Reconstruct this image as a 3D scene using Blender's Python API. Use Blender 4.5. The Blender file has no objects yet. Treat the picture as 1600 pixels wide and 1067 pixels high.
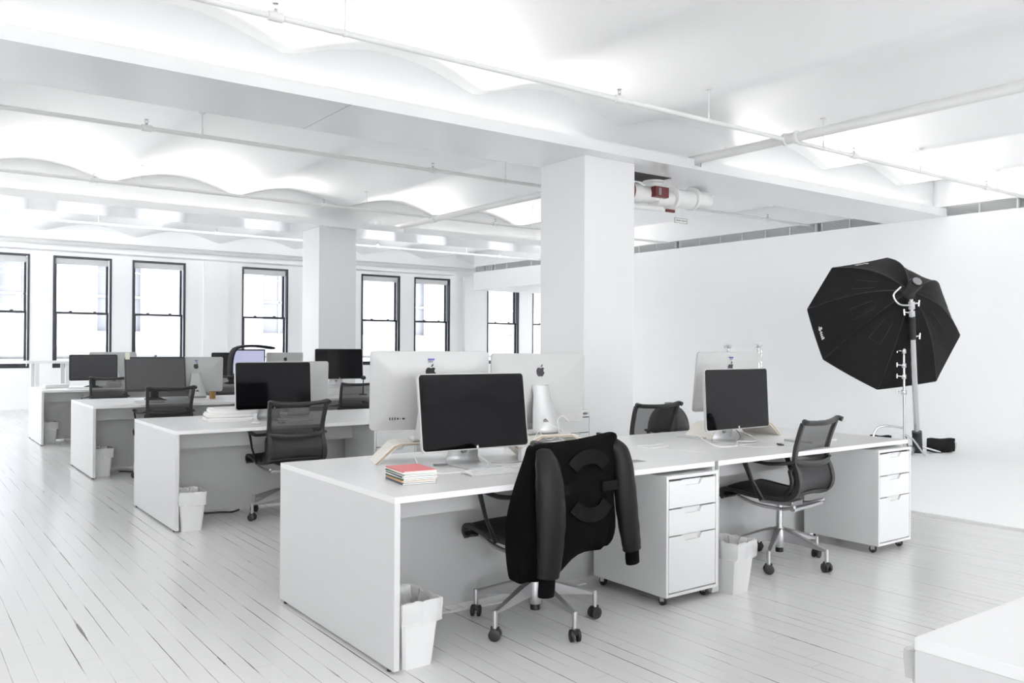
import bpy, math, random
from mathutils import Vector, Matrix, Euler
random.seed(7)
sc = bpy.context.scene
COL = sc.collection
PI = math.pi
R = math.radians

# ------------------------------------------------------------------ camera
EYE = 1.355
yaw, pitch, roll = R(36.29), R(.30), R(.326)
fw = Vector((math.sin(yaw), math.cos(yaw), 0)); rt = Vector((math.cos(yaw), -math.sin(yaw), 0)); up = Vector((0, 0, 1))
f2 = fw*math.cos(pitch)+up*math.sin(pitch); u2 = up*math.cos(pitch)-fw*math.sin(pitch)
r3 = rt*math.cos(roll)+u2*math.sin(roll); u3 = u2*math.cos(roll)-rt*math.sin(roll)
cd = bpy.data.cameras.new('camera'); cam = bpy.data.objects.new('camera', cd); COL.objects.link(cam)
cd.sensor_width = 36; cd.lens = 1330.5/1600*36; cd.clip_end = 200; cd.clip_start = .05
cam.matrix_world = Matrix(((r3.x, u3.x, -f2.x, 0), (r3.y, u3.y, -f2.y, 0), (r3.z, u3.z, -f2.z, EYE), (0, 0, 0, 1)))
sc.camera = cam

# ------------------------------------------------------------------ world, exposure, lights
w = bpy.data.worlds.new('world'); sc.world = w; w.use_nodes = True
bg = w.node_tree.nodes['Background']; bg.inputs[0].default_value = (.975, .985, 1, 1); bg.inputs[1].default_value = 8.0
sc.view_settings.view_transform = 'Standard'; sc.view_settings.look = 'None'
sc.view_settings.exposure = 0.51; sc.view_settings.gamma = 1; sc.view_settings.use_curve_mapping = False
try:
    sc.cycles.max_bounces = 10; sc.cycles.diffuse_bounces = 7; sc.cycles.glossy_bounces = 4
    sc.cycles.transparent_max_bounces = 24; sc.cycles.sample_clamp_indirect = 6
    sc.cycles.caustics_reflective = False; sc.cycles.caustics_refractive = False
except Exception: pass

def area(name, loc, rot, sx, sy, power, color=(1, 1, 1), portal=False, spread=PI):
    d = bpy.data.lights.new(name, 'AREA'); d.shape = 'RECTANGLE'; d.size = sx; d.size_y = sy
    d.energy = power; d.color = color; d.spread = spread
    if portal: d.cycles.is_portal = True
    o = bpy.data.objects.new(name, d); COL.objects.link(o); o.location = loc; o.rotation_euler = rot
    return o
# cove lamps and added fill lamps lying in the troughs along the beams, shining up on the vaults
COVE_FILL_W = 33.0
WARM = (1, .985, .96); COOL = (.93, .965, 1)
COVES_FILLS = [(.66, -3.8, 12.3, -48, 2.6, WARM), (6.36, -3.8, 5.5, 72, 1, WARM), (6.36, 7.75, 12.3, 70, 1.7, WARM), (13.0, -3.8, 5.45, 62, 1, WARM), (13.0, 6.5, 12.3, 62, 1, WARM), (13.86, -3.8, 12.3, -72, 4.0, COOL)]  # first and last are unseen fills added to brighten ceilings and window wall
for (y, xa, xb, t_, k_, c_) in COVES_FILLS:
    area('cove_and_fill_lamp', ((xa+xb)/2, y+.02, 3.38 if y > 1 else 3.325), (R(180+t_), 0, 0), xb-xa, .05, COVE_FILL_W*k_*(xb-xa)/9.0, c_, spread=R(116))

# ------------------------------------------------------------------ materials
def mat(name, color, rough=.5, metal=0, spec=.5, bump=0, bscale=60, var=0, coat=0):
    m = bpy.data.materials.new(name); m.use_nodes = True; nt = m.node_tree; b = nt.nodes['Principled BSDF']
    b.inputs['Base Color'].default_value = (*color, 1); b.inputs['Roughness'].default_value = rough
    b.inputs['Metallic'].default_value = metal; b.inputs['Specular IOR Level'].default_value = spec
    if coat: b.inputs['Coat Weight'].default_value = coat
    tc = nt.nodes.new('ShaderNodeTexCoord'); n = nt.nodes.new('ShaderNodeTexNoise'); n.inputs['Scale'].default_value = bscale
    nt.links.new(tc.outputs['Object'], n.inputs['Vector'])
    mr = nt.nodes.new('ShaderNodeMapRange'); mr.inputs['To Min'].default_value = max(.02, rough-.04); mr.inputs['To Max'].default_value = min(1, rough+.04)
    nt.links.new(n.outputs['Fac'], mr.inputs['Value']); nt.links.new(mr.outputs[0], b.inputs['Roughness'])
    if bump:
        bp = nt.nodes.new('ShaderNodeBump'); bp.inputs['Strength'].default_value = bump; bp.inputs['Distance'].default_value = .01
        nt.links.new(n.outputs['Fac'], bp.inputs['Height']); nt.links.new(bp.outputs[0], b.inputs['Normal'])
    if var:
        mx = nt.nodes.new('ShaderNodeMix'); mx.data_type = 'RGBA'
        mx.inputs['A'].default_value = (*[c*(1-var) for c in color], 1); mx.inputs['B'].default_value = (*[min(1, c*(1+var)) for c in color], 1)
        nt.links.new(n.outputs['Fac'], mx.inputs['Factor']); nt.links.new(mx.outputs['Result'], b.inputs['Base Color'])
    return m

M = {}
M['wall'] = mat('wall_paint', (.89, .895, .90), .55, bump=.03, bscale=30)
M['ceil'] = mat('ceiling_paint', (.94, .94, .94), .5, bump=.02, bscale=20)
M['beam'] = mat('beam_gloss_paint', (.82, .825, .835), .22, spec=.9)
M['beamside'] = mat('beam_paint_dimmed', (.66, .665, .67), .5)  # beam colour darkened on the sides to tame the cove light falling there
M['col'] = mat('column_paint', (.72, .725, .73), .45, bump=.02, bscale=25)
M['cyc'] = mat('cyclorama_paint', (.93, .935, .94), .6)
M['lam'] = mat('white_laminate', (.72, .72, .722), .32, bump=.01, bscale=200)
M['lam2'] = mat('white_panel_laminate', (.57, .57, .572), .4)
M['steel'] = mat('white_powder_coated_steel', (.69, .693, .697), .35, bump=.02, bscale=300)
M['pipe'] = mat('white_pipe_paint', (.74, .74, .735), .4, bump=.05, bscale=50)
M['black'] = mat('black_plastic', (.006, .006, .0065), .42, bump=.03, bscale=200)
M['dark'] = mat('graphite_plastic', (.018, .018, .019), .45, bump=.02, bscale=200)
M['rubber'] = mat('caster_rubber', (.02, .02, .021), .5)
M['alu'] = mat('polished_aluminium', (.5, .5, .51), .42, metal=.85)
M['alum'] = mat('matte_aluminium', (.6, .605, .61), .38, metal=.35, bump=.01, bscale=400)
M['chrome'] = mat('chrome', (.62, .62, .63), .18, metal=1)
M['body'] = mat('silver_white_casing', (.43, .432, .43), .42, metal=.05)
M['rim'] = mat('pale_aluminium_rim', (.78, .78, .78), .3, metal=.2)
M['screen'] = mat('black_glass_screen', (.004, .004, .005), .05, spec=.22)
M['bezel'] = mat('black_glass_bezel', (.002, .002, .002), .06, spec=.25)
M['matte_screen'] = mat('matte_grey_screen', (.035, .035, .038), .3)
M['win'] = mat('dark_window_paint', (.02, .023, .03), .35)
M['wing'] = mat('grey_window_channel', (.22, .23, .27), .35, metal=.3)
M['blind'] = mat('white_blind_fabric', (.8, .8, .8), .8, bump=.05, bscale=300)
_nt = M['blind'].node_tree; _m = _nt.nodes.new('ShaderNodeMixShader'); _t = _nt.nodes.new('ShaderNodeBsdfTranslucent'); _t.inputs[0].default_value = (.9, .9, .9, 1); _m.inputs[0].default_value = .3
_o = [n for n in _nt.nodes if n.type == 'OUTPUT_MATERIAL'][0]; _nt.links.new(_nt.nodes['Principled BSDF'].outputs[0], _m.inputs[1]); _nt.links.new(_t.outputs[0], _m.inputs[2]); _nt.links.new(_m.outputs[0], _o.inputs[0])
M['ply'] = mat('pale_plywood', (.77, .74, .68), .5, bump=.02, bscale=40, var=.05)
M['plyedge'] = mat('plywood_edge', (.36, .28, .2), .6, var=.2, bscale=120)
M['wool'] = mat('black_wool', (.003, .003, .0032), .95, spec=.08, bump=.25, bscale=250)
M['leather'] = mat('black_leather', (.0045, .0045, .0048), .5, spec=.22, bump=.12, bscale=60)
M['patch'] = mat('dark_grey_felt', (.0045, .0047, .0052), .9, spec=.15, bump=.2, bscale=400)
M['nylon'] = mat('black_nylon', (.005, .005, .0055), .7, spec=.25, bump=.1, bscale=40)
M['nylon2'] = mat('charcoal_nylon', (.03, .03, .032), .55, bump=.08, bscale=60)
M['white'] = mat('white_plastic', (.68, .68, .68), .35)
M['key'] = mat('key_plastic', (.85, .85, .85), .4)
M['red'] = mat('red_paint', (.13, .016, .02), .4)
M['redc'] = mat('faded_red_card', (.62, .19, .2), .6)
M['paper'] = mat('white_paper', (.82, .82, .8), .8, var=.04, bscale=90)
M['grey'] = mat('mid_grey_plastic', (.25, .25, .26), .5)
M['lgrey'] = mat('light_grey_backing', (.75, .75, .755), .6)
M['green'] = mat('dark_green_card', (.05, .1, .04), .6)
M['orange'] = mat('orange_card', (.75, .35, .15), .6)
M['navy'] = mat('dark_blue_card', (.05, .055, .08), .6)
M['blue'] = mat('blue_sticker', (.08, .07, .35), .6)
M['cream'] = mat('cream_sticker', (.75, .75, .6), .7)
M['tea'] = mat('amber_glass', (.28, .15, .05), .15)
M['cord'] = mat('white_cord', (.75, .75, .74), .45)
M['hole'] = mat('dark_recess', (.05, .05, .05), .8)
M['logo'] = mat('black_emblem', (.02, .021, .024), .25)
M['facade'] = mat('stone_facade', (.32, .32, .325), .9, var=.1, bscale=1.2)
M['cornice'] = mat('dark_cornice', (.13, .13, .135), .9, var=.1, bscale=2)  # set darker than the facade so the ledges show as lines
M['facglass'] = mat('facade_window_glass', (.10, .105, .12), .4)

def trans_mat(name, color, alpha, rough=.6):
    m = bpy.data.materials.new(name); m.use_nodes = True; nt = m.node_tree; nt.nodes.clear()
    o = nt.nodes.new('ShaderNodeOutputMaterial'); mx = nt.nodes.new('ShaderNodeMixShader'); t = nt.nodes.new('ShaderNodeBsdfTransparent')
    b = nt.nodes.new('ShaderNodeBsdfPrincipled'); b.inputs['Base Color'].default_value = (*color, 1); b.inputs['Roughness'].default_value = rough
    tc = nt.nodes.new('ShaderNodeTexCoord'); wv = nt.nodes.new('ShaderNodeTexWave'); wv.inputs['Scale'].default_value = 120; wv.bands_direction = 'Z'
    mr = nt.nodes.new('ShaderNodeMapRange'); mr.inputs['To Min'].default_value = alpha-.06; mr.inputs['To Max'].default_value = alpha+.06
    nt.links.new(tc.outputs['Object'], wv.inputs['Vector']); nt.links.new(wv.outputs['Fac'], mr.inputs['Value'])
    nt.links.new(mr.outputs[0], mx.inputs[0]); nt.links.new(t.outputs[0], mx.inputs[1]); nt.links.new(b.outputs[0], mx.inputs[2]); nt.links.new(mx.outputs[0], o.inputs[0])
    return m
M['mesh'] = trans_mat('grey_chair_mesh', (.03, .03, .032), .76)
M['mesh2'] = trans_mat('dense_chair_mesh', (.022, .022, .024), .95)
M['liner'] = trans_mat('clear_bin_liner', (.85, .85, .85), .45, .3)

def glass_mat():
    m = bpy.data.materials.new('window_glass'); m.use_nodes = True; nt = m.node_tree; nt.nodes.clear()
    o = nt.nodes.new('ShaderNodeOutputMaterial'); mx = nt.nodes.new('ShaderNodeMixShader'); t = nt.nodes.new('ShaderNodeBsdfTransparent')
    g = nt.nodes.new('ShaderNodeBsdfGlossy'); g.inputs['Roughness'].default_value = .02; t.inputs[0].default_value = (.96, .97, .98, 1)
    fr = nt.nodes.new('ShaderNodeFresnel'); fr.inputs[0].default_value = 1.45
    nt.links.new(fr.outputs[0], mx.inputs[0]); nt.links.new(t.outputs[0], mx.inputs[1]); nt.links.new(g.outputs[0], mx.inputs[2]); nt.links.new(mx.outputs[0], o.inputs[0])
    return m
M['glass'] = glass_mat()

def lit_screen():
    m = bpy.data.materials.new('lit_blue_screen'); m.use_nodes = True; nt = m.node_tree; b = nt.nodes['Principled BSDF']
    b.inputs['Base Color'].default_value = (.1, .1, .12, 1); b.inputs['Emission Strength'].default_value = .75
    tc = nt.nodes.new('ShaderNodeTexCoord'); ck = nt.nodes.new('ShaderNodeTexBrick'); ck.inputs['Scale'].default_value = 4
    ck.inputs['Color1'].default_value = (.62, .68, .9, 1); ck.inputs['Color2'].default_value = (.75, .78, .92, 1); ck.inputs['Mortar'].default_value = (.4, .42, .6, 1)
    nt.links.new(tc.outputs['Object'], ck.inputs['Vector']); nt.links.new(ck.outputs['Color'], b.inputs['Emission Color'])
    return m
M['lit'] = lit_screen()

def floor_mat():
    m = bpy.data.materials.new('painted_floorboards'); m.use_nodes = True; nt = m.node_tree; N = nt.nodes; L = nt.links
    b = N['Principled BSDF']; tc = N.new('ShaderNodeTexCoord'); sp = N.new('ShaderNodeSeparateXYZ'); L.new(tc.outputs['Object'], sp.inputs[0])
    def mth(op, a, bb=None, c=None):
        n = N.new('ShaderNodeMath'); n.operation = op
        for i, v in enumerate((a, bb, c)):
            if v is None: continue
            if isinstance(v, (int, float)): n.inputs[i].default_value = v
            else: L.new(v, n.inputs[i])
        return n.outputs[0]
    def comb(x, y, z):
        n = N.new('ShaderNodeCombineXYZ')
        for i, v in enumerate((x, y, z)):
            if isinstance(v, (int, float)): n.inputs[i].default_value = v
            else: L.new(v, n.inputs[i])
        return n.outputs[0]
    def noise(vec, scale, detail=2, rough=.5):
        n = N.new('ShaderNodeTexNoise'); n.inputs['Scale'].default_value = scale; n.inputs['Detail'].default_value = detail; n.inputs['Roughness'].default_value = rough
        L.new(vec, n.inputs['Vector']); return n.outputs['Fac']
    def rng(v, a, c, lo=0, hi=1):
        n = N.new('ShaderNodeMapRange'); n.inputs['From Min'].default_value = a; n.inputs['From Max'].default_value = c; n.inputs['To Min'].default_value = lo; n.inputs['To Max'].default_value = hi
        L.new(v, n.inputs['Value']); return n.outputs[0]
    PW = .0833
    jag = mth('MULTIPLY', mth('SUBTRACT', noise(comb(mth('MULTIPLY', sp.outputs[0], 6), sp.outputs[1], 0), 9, 4), .5), .0035)
    u = mth('DIVIDE', mth('ADD', sp.outputs[0], jag), PW)
    cell = mth('ROUND', u); d = mth('MULTIPLY', mth('ABSOLUTE', mth('SUBTRACT', u, cell)), PW)       # metres from a seam
    lane = comb(mth('MULTIPLY', cell, 7.31), mth('MULTIPLY', sp.outputs[1], .75), 0)
    wn = noise(lane, 1.0, 3)
    wide = rng(wn, .42, .70, .0004, .0033)                             # seam half width
    chips = rng(noise(comb(mth('MULTIPLY', cell, 3.7), sp.outputs[1], 5), 1.4, 5, .6), .62, .74, 0, .007)
    wide2 = mth('ADD', wide, chips)
    gap = mth('SUBTRACT', 1, mth('MINIMUM', mth('DIVIDE', d, wide2), 1)); gap = rng(gap, 0, .45)
    on = rng(noise(lane, 2.2, 4), .40, .56, .06, 1)
    seam = mth('MULTIPLY', gap, on)
    # board ends
    fl = mth('FLOOR', u); off = mth('FRACT', mth('MULTIPLY', mth('SINE', mth('MULTIPLY', fl, 12.9)), 43.7))
    v = mth('ADD', mth('DIVIDE', sp.outputs[1], 1.9), off); e = mth('MULTIPLY', mth('ABSOLUTE', mth('SUBTRACT', v, mth('ROUND', v))), 1.9)
    end = mth('MULTIPLY', mth('SUBTRACT', 1, mth('MINIMUM', mth('DIVIDE', e, .0016), 1)), .35)
    spots = mth('MULTIPLY', rng(noise(tc.outputs['Object'], 38, 3, .5), .8, .84), .5)
    dark = mth('MINIMUM', mth('MAXIMUM', seam, end), 1)
    tone = noise(comb(mth('MULTIPLY', fl, 5.3), mth('MULTIPLY', sp.outputs[1], .5), 0), 1, 2)
    paint = N.new('ShaderNodeMix'); paint.data_type = 'RGBA'; paint.inputs['A'].default_value = (.66, .66, .655, 1); paint.inputs['B'].default_value = (.72, .72, .715, 1); L.new(tone, paint.inputs['Factor'])
    mx = N.new('ShaderNodeMix'); mx.data_type = 'RGBA'; mx.inputs['B'].default_value = (.06, .055, .045, 1)
    L.new(paint.outputs['Result'], mx.inputs['A']); L.new(dark, mx.inputs['Factor']); L.new(mx.outputs['Result'], b.inputs['Base Color'])
    L.new(mth('ADD', mth('MULTIPLY', tone, .08), .18), b.inputs['Roughness'])
    b.inputs['Specular IOR Level'].default_value = .5
    bp = N.new('ShaderNodeBump'); bp.inputs['Strength'].default_value = .35; bp.inputs['Distance'].default_value = .004
    h = mth('ADD', mth('MULTIPLY', dark, -1), mth('MULTIPLY', tone, .5)); L.new(h, bp.inputs['Height']); L.new(bp.outputs[0], b.inputs['Normal'])
    return m
M['floor'] = floor_mat()

# ------------------------------------------------------------------ mesh builder
class MB:
    def __init__(s): s.v = []; s.f = []
    def add(s, vs, fs):
        n = len(s.v); s.v += [Vector(p) for p in vs]; s.f += [tuple(i+n for i in f) for f in fs]; return s
    def box(s, x0, x1, y0, y1, z0, z1, mtx=None):
        vs = [Vector((x, y, z)) for z in (z0, z1) for x, y in ((x0, y0), (x1, y0), (x1, y1), (x0, y1))]
        if mtx: vs = [mtx @ p for p in vs]
        return s.add(vs, [(0, 3, 2, 1), (4, 5, 6, 7), (0, 1, 5, 4), (1, 2, 6, 5), (2, 3, 7, 6), (3, 0, 4, 7)])
    def prism(s, poly, d, mtx=None, z0=0):
        n = len(poly); vs = [Vector((x, y, z0)) for x, y in poly]+[Vector((x, y, z0+d)) for x, y in poly]
        if mtx: vs = [mtx @ p for p in vs]
        return s.add(vs, [tuple(range(n-1, -1, -1)), tuple(range(n, 2*n))]+[(i, (i+1) % n, n+(i+1) % n, n+i) for i in range(n)])
    def tube(s, pts, r, n=10, caps=True, flat=1.0, upv=None):
        pts = [Vector(p) for p in pts]; k = len(pts); rs = r if isinstance(r, (list, tuple)) else [r]*k
        ref = Vector(upv) if upv else None; rings = []; prev = None
        for i, p in enumerate(pts):
            t = (pts[min(i+1, k-1)]-pts[max(i-1, 0)]).normalized()
            if ref is not None: a = ref-t*ref.dot(t)
            elif prev is None: a = (Vector((0, 0, 1)) if abs(t.z) < .9 else Vector((1, 0, 0))); a = a-t*a.dot(t)
            else: a = prev-t*prev.dot(t)
            if a.length < 1e-6: a = Vector((1, 0, 0))-t*t.x
            a.normalize(); prev = a; b = t.cross(a)
            rings.append([p+a*math.cos(2*PI*j/n)*rs[i]+b*math.sin(2*PI*j/n)*rs[i]*flat for j in range(n)])
        vs = [q for rg in rings for q in rg]
        fs = [(i*n+j, i*n+(j+1) % n, (i+1)*n+(j+1) % n, (i+1)*n+j) for i in range(k-1) for j in range(n)]
        if caps: fs += [tuple(range(n-1, -1, -1)), tuple(range((k-1)*n, k*n))]
        return s.add(vs, fs)
    def lathe(s, prof, c=(0, 0, 0), axis='Z', n=20, mtx=None):
        vs = []; k = len(prof)
        for r, h in prof:
            for j in range(n):
                a = 2*PI*j/n; x, y = r*math.cos(a), r*math.sin(a)
                p = {'Z': (x, y, h), 'X': (h, x, y), 'Y': (x, h, y)}[axis]; vs.append(Vector(p)+Vector(c))
        if mtx: vs = [mtx @ p for p in vs]
        fs = [(i*n+j, i*n+(j+1) % n, (i+1)*n+(j+1) % n, (i+1)*n+j) for i in range(k-1) for j in range(n)]
        fs += [tuple(range(n-1, -1, -1)), tuple(range((k-1)*n, k*n))]
        return s.add(vs, fs)
    def grid(s, rows, close=False):
        k = len(rows); n = len(rows[0]); vs = [q for r_ in rows for q in r_]
        m_ = n if close else n-1
        return s.add(vs, [(i*n+j, i*n+(j+1) % n, (i+1)*n+(j+1) % n, (i+1)*n+j) for i in range(k-1) for j in range(m_)])
    def build(s, name, m, parent=None, bevel=0, smooth=False, solid=0, sub=0, loc=None):
        me = bpy.data.meshes.new(name); me.from_pydata([tuple(p) for p in s.v], [], s.f); me.validate()
        import bmesh as _b
        bm = _b.new(); bm.from_mesh(me); _b.ops.recalc_face_normals(bm, faces=bm.faces); bm.to_mesh(me); bm.free()
        me.materials.append(m if not isinstance(m, str) else M[m])
        o = bpy.data.objects.new(name, me); COL.objects.link(o)
        if parent: o.parent = parent
        if loc: o.location = loc
        if solid: q = o.modifiers.new('s', 'SOLIDIFY'); q.thickness = solid; q.offset = 0
        if bevel: q = o.modifiers.new('b', 'BEVEL'); q.width = bevel; q.segments = 2; q.limit_method = 'ANGLE'; q.angle_limit = R(40)
        if sub: q = o.modifiers.new('u', 'SUBSURF'); q.levels = sub; q.render_levels = sub
        if smooth or sub:
            me.polygons.foreach_set('use_smooth', [True]*len(me.polygons))
            try: me.set_sharp_from_angle(angle=R(50))
            except Exception: pass
        return o
def box(name, m, x0, x1, y0, y1, z0, z1, parent=None, bevel=0): return MB().box(x0, x1, y0, y1, z0, z1).build(name, m, parent, bevel)
def thing(name, label, cat, loc=(0, 0, 0), rz=0, group=None):
    o = bpy.data.objects.new(name, None); COL.objects.link(o); o.empty_display_size = .1
    o.location = loc; o.rotation_euler = (0, 0, rz); return tag(o, label, cat, group)
def tag(o, label=None, cat=None, group=None, kind=None):
    if label: o['label'] = label
    if cat: o['category'] = cat
    if group: o['group'] = group
    if kind: o['kind'] = kind
    return o
def struct(o): o['kind'] = 'structure'; return o
def kids(o): return [c for c in bpy.data.objects if c.parent == o]
def copy_tree(o, parent=None):
    c = o.copy(); COL.objects.link(c); c.parent = parent
    for ch in kids(o): copy_tree(ch, c)
    return c
def dup(o, loc, rz, label, group=None):
    c = copy_tree(o); c.location = loc; c.rotation_euler = (0, 0, rz); c['label'] = label
    if group: c['group'] = group
    return c
def smooth_path(pts, n=6):
    pts = [Vector(p) for p in pts]; out = []
    for i in range(len(pts)-1):
        p0 = pts[max(i-1, 0)]; p1 = pts[i]; p2 = pts[i+1]; p3 = pts[min(i+2, len(pts)-1)]
        for j in range(n):
            t = j/n; out.append(.5*((2*p1)+(-p0+p2)*t+(2*p0-5*p1+4*p2-p3)*t*t+(-p0+3*p1-3*p2+p3)*t**3))
    return out+[pts[-1]]

# ------------------------------------------------------------------ room shell
X0, X1, XW = -5.0, 19.0, 12.45
Y0, YW = -9.5, 19.97
CEIL0, CAMP, CPER, CV = 3.64, .205, 1.79, 2.51
def zceil(x): s_ = math.sin(PI*(x-CV)/CPER); return CEIL0+CAMP*(math.sqrt(s_*s_+.006)-.07)
struct(box('floor', 'floor', X0-.3, X1+.3, Y0-.3, YW+.3, -.12, 0))
xs = [X0-.3+i*.0895 for i in range(int((X1-X0+.6)/.0895)+2)]
g = MB(); g.grid([[Vector((x, y, zceil(x))) for x in xs] for y in (Y0-.3, YW+.3)]); g.grid([[Vector((x, y, 4.2)) for x in xs] for y in (YW+.3, Y0-.3)])
struct(g.build('ceiling', 'ceil', smooth=True))

def wall_x(name, y, t, xa, xb, z1, ops, zo0, zo1, m='wall'):   # wall along X with openings
    b = MB(); cur = xa
    for a, c in ops:
        b.box(cur, a, y, y+t, 0, z1); b.box(a, c, y, y+t, 0, zo0); b.box(a, c, y, y+t, zo1, z1); cur = c
    b.box(cur, xb, y, y+t, 0, z1); return struct(b.build(name, m))
WX = [(-3.42, -2.29), (-.32, .81), (1.23, 2.36), (2.785, 3.915), (4.33, 5.46), (6.75, 7.88), (8.3, 9.43), (9.84, 10.97), (11.4, 12.53), (13.78, 14.91), (15.41, 16.54)]
WZ0, WZ1 = .845, 3.19
wall_x('wall_back', YW, .3, X0-.3, X1+.3, 4.1, WX, WZ0, WZ1)
FX = [(-4.7, -1.4), (-.9, 2.4), (2.9, 6.0)]
wall_x('wall_front', Y0-.3, .3, X0-.3, X1+.3, 4.1, FX, .4, 3.35)
LY = [(-5.6, -4.2), (10.4, 11.5), (15.2, 19.2)]
b = MB(); cur = Y0
for a, c in LY:
    b.box(X0-.3, X0, cur, a, 0, 4.1); b.box(X0-.3, X0, a, c, 0, .85); b.box(X0-.3, X0, a, c, 3.25, 4.1); cur = c
b.box(X0-.3, X0, cur, YW, 0, 4.1); struct(b.build('wall_left', 'wall'))
SY_ = [(14.6, 16.2), (16.8, 18.4)]  # unseen openings added to brighten the side bay
b = MB(); cur = Y0
for a, c in SY_: b.box(X1, X1+.3, cur, a, 0, 4.1); b.box(X1, X1+.3, a, c, 0, .85); b.box(X1, X1+.3, a, c, 2.7, 4.1); cur = c
b.box(X1, X1+.3, cur, YW, 0, 4.1); struct(b.build('wall_side', 'wall'))
# studio wall (cyclorama): sweeps from a raised white floor into the wall, open end hidden behind the near column
CE = 6.83; CY1 = 14.0
prof = [(CE, .0), (CE+.015, .018)]+[(XW-1.5+1.5*math.sin(a), .018+1.5-1.5*math.cos(a)) for a in [R(90)*i/14 for i in range(15)]]+[(XW, 3.28)]
g = MB(); g.grid([[Vector((x, y, z)) for x, z in prof] for y in (Y0, CY1)]); struct(g.build('wall_right', 'cyc', smooth=True))
struct(box('trim_1', 'steel', CE-.03, CE+.004, Y0, CY1, 0, .016))
# upper wall above the grilles, end of the studio wall, dropped soffit of the side bay
b = MB(); b.box(XW+.02, XW+.3, Y0, 18.7, 3.43, 4.1); b.box(XW+.16, XW+.3, Y0, 18.7, 3.26, 3.43); b.box(XW+.004, XW+.3, Y0, CY1, 0.0, 3.27); struct(b.build('wall_upper', 'wall'))
struct(box('ceiling_low', 'ceil', XW, X1, CY1, 18.7, 2.82, 3.28))
struct(box('ceiling_side', 'ceil', XW+.3, X1, CY1, 18.7, 3.28, 4.1))
# beams with a light trough on the near side
def beam(n, yf):
    b = MB(); b.box(X0, XW-.002, yf, yf+.96, 3.28, 3.295); u_ = b.build(n, 'beam'); struct(u_)
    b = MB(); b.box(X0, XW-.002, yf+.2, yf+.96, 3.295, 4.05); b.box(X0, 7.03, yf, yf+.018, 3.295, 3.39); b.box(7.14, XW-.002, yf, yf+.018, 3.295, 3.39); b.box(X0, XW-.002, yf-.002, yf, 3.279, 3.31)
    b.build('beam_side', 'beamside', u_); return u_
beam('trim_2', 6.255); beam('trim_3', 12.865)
b = MB(); b.box(X0, XW-.002, 13.826, 13.95, 3.28, 3.295); b.box(X0, XW-.002, 13.95, 13.965, 3.28, 3.39); struct(b.build('trim_11', 'beam'))  # unseen trough added behind the far beam for the cool fill lamp
b = MB(); b.box(X0, XW-.002, -.34, .62, 3.28, 3.295); b.box(X0, XW-.002, -.34, .42, 3.295, 4.05); b.box(X0, XW-.002, .85, .868, 3.28, 3.39); b.box(X0, XW-.002, .62, .868, 3.28, 3.295); struct(b.build('trim_10', 'beam'))  # unseen beam continuing the spacing; its far-side trough is added for a fill lamp
struct(box('trim_4', 'wall', X0, XW, 19.55, YW, 3.27, 4.05))
def seam_line(n, x, yf): struct(box(n, 'grey', x-.0015, x+.0015, yf-.0012, yf+.96, 3.2785, 3.2805))
seam_line('trim_5', 2.98, 6.255)
struct(box('trim_6', 'col', 5.64, 6.33, 6.46, 7.17, 0, 3.279)); struct(box('trim_7', 'col', 5.68, 6.34, 13.07, 13.75, 0, 3.279))
struct(box('trim_8', 'wall', 5.85, 6.42, YW-.05, YW, 0, 3.27)); struct(box('trim_9', 'wall', 12.95, 13.4, YW-.12, YW, 0, 3.27))
struct(box('baseboard_back', 'wall', X0, X1, YW-.018, YW, 0, .12))

# windows: black double-hung sashes
def window(n, xa, xb, detail=True):
    e = bpy.data.objects.new(n, None); COL.objects.link(e); e.location = ((xa+xb)/2, YW, WZ0); struct(e)
    hw = (xb-xa)/2; H_ = WZ1-WZ0; t = .045
    def fr(b, a0, a1, c0, c1, y0, y1, t, tb=None):
        tb = tb or t
        b.box(a0, a0+t, y0, y1, c0, c1); b.box(a1-t, a1, y0, y1, c0, c1); b.box(a0+t, a1-t, y0, y1, c0, c0+tb); b.box(a0+t, a1-t, y0, y1, c1-t, c1); return b
    fr(MB(), -hw, hw, 0, H_, -.01, .03, .04).build('frame', 'win', e)
    fr(MB(), -hw+.001, hw-.001, .001, H_-.001, .03, .24, .02).build('channel', 'wing', e)
    mr = 2.0-WZ0
    s1 = fr(MB(), -hw+.045, hw-.045, .03, mr+.02, .07, .11, t, .06).build('lower_sash', 'win', e)
    s2 = fr(MB(), -hw+.045, hw-.045, mr-.02, H_-.03, .14, .18, t).build('upper_sash', 'win', e)
    box('pane', 'glass', -hw+.09, hw-.09, .088, .092, .09, mr-.02, s1); box('pane', 'glass', -hw+.09, hw-.09, .158, .162, mr+.02, H_-.07, s2)
    for q in (-.22, .25): box('latch', 'win', q-.03, q+.03, .06, .1, mr+.02, mr+.045, s1, .008)
    b = MB(); b.box(-hw+.05, hw-.06, .035, .095, H_-.145, H_-.045); b.box(-hw+.055, hw-.065, .06, .063, H_-.17, H_-.14); b.build('roller_blind', 'blind', e, .006)
for i, (a, c) in enumerate(WX): window('window_%d' % (i+1), a, c)
# daylight comes in through every opening (portals only steer the sky's own light)
for a, c in WX: area('window_portal', ((a+c)/2, YW+.29, (WZ0+WZ1)/2), (R(-90), 0, 0), c-a, WZ1-WZ0, 0, portal=True)
for a, c in FX: area('window_portal', ((a+c)/2, Y0-.29, 1.875), (R(90), 0, 0), c-a, 2.95, 0, portal=True)
for a, c in SY_: area('window_portal', (X1+.29, (a+c)/2, 1.775), (R(90), 0, R(90)), c-a, 1.85, 0, portal=True)
for a, c in LY: area('window_portal', (X0-.29, (a+c)/2, 2.05), (R(90), 0, R(-90)), c-a, 2.4, 0, portal=True)

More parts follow.
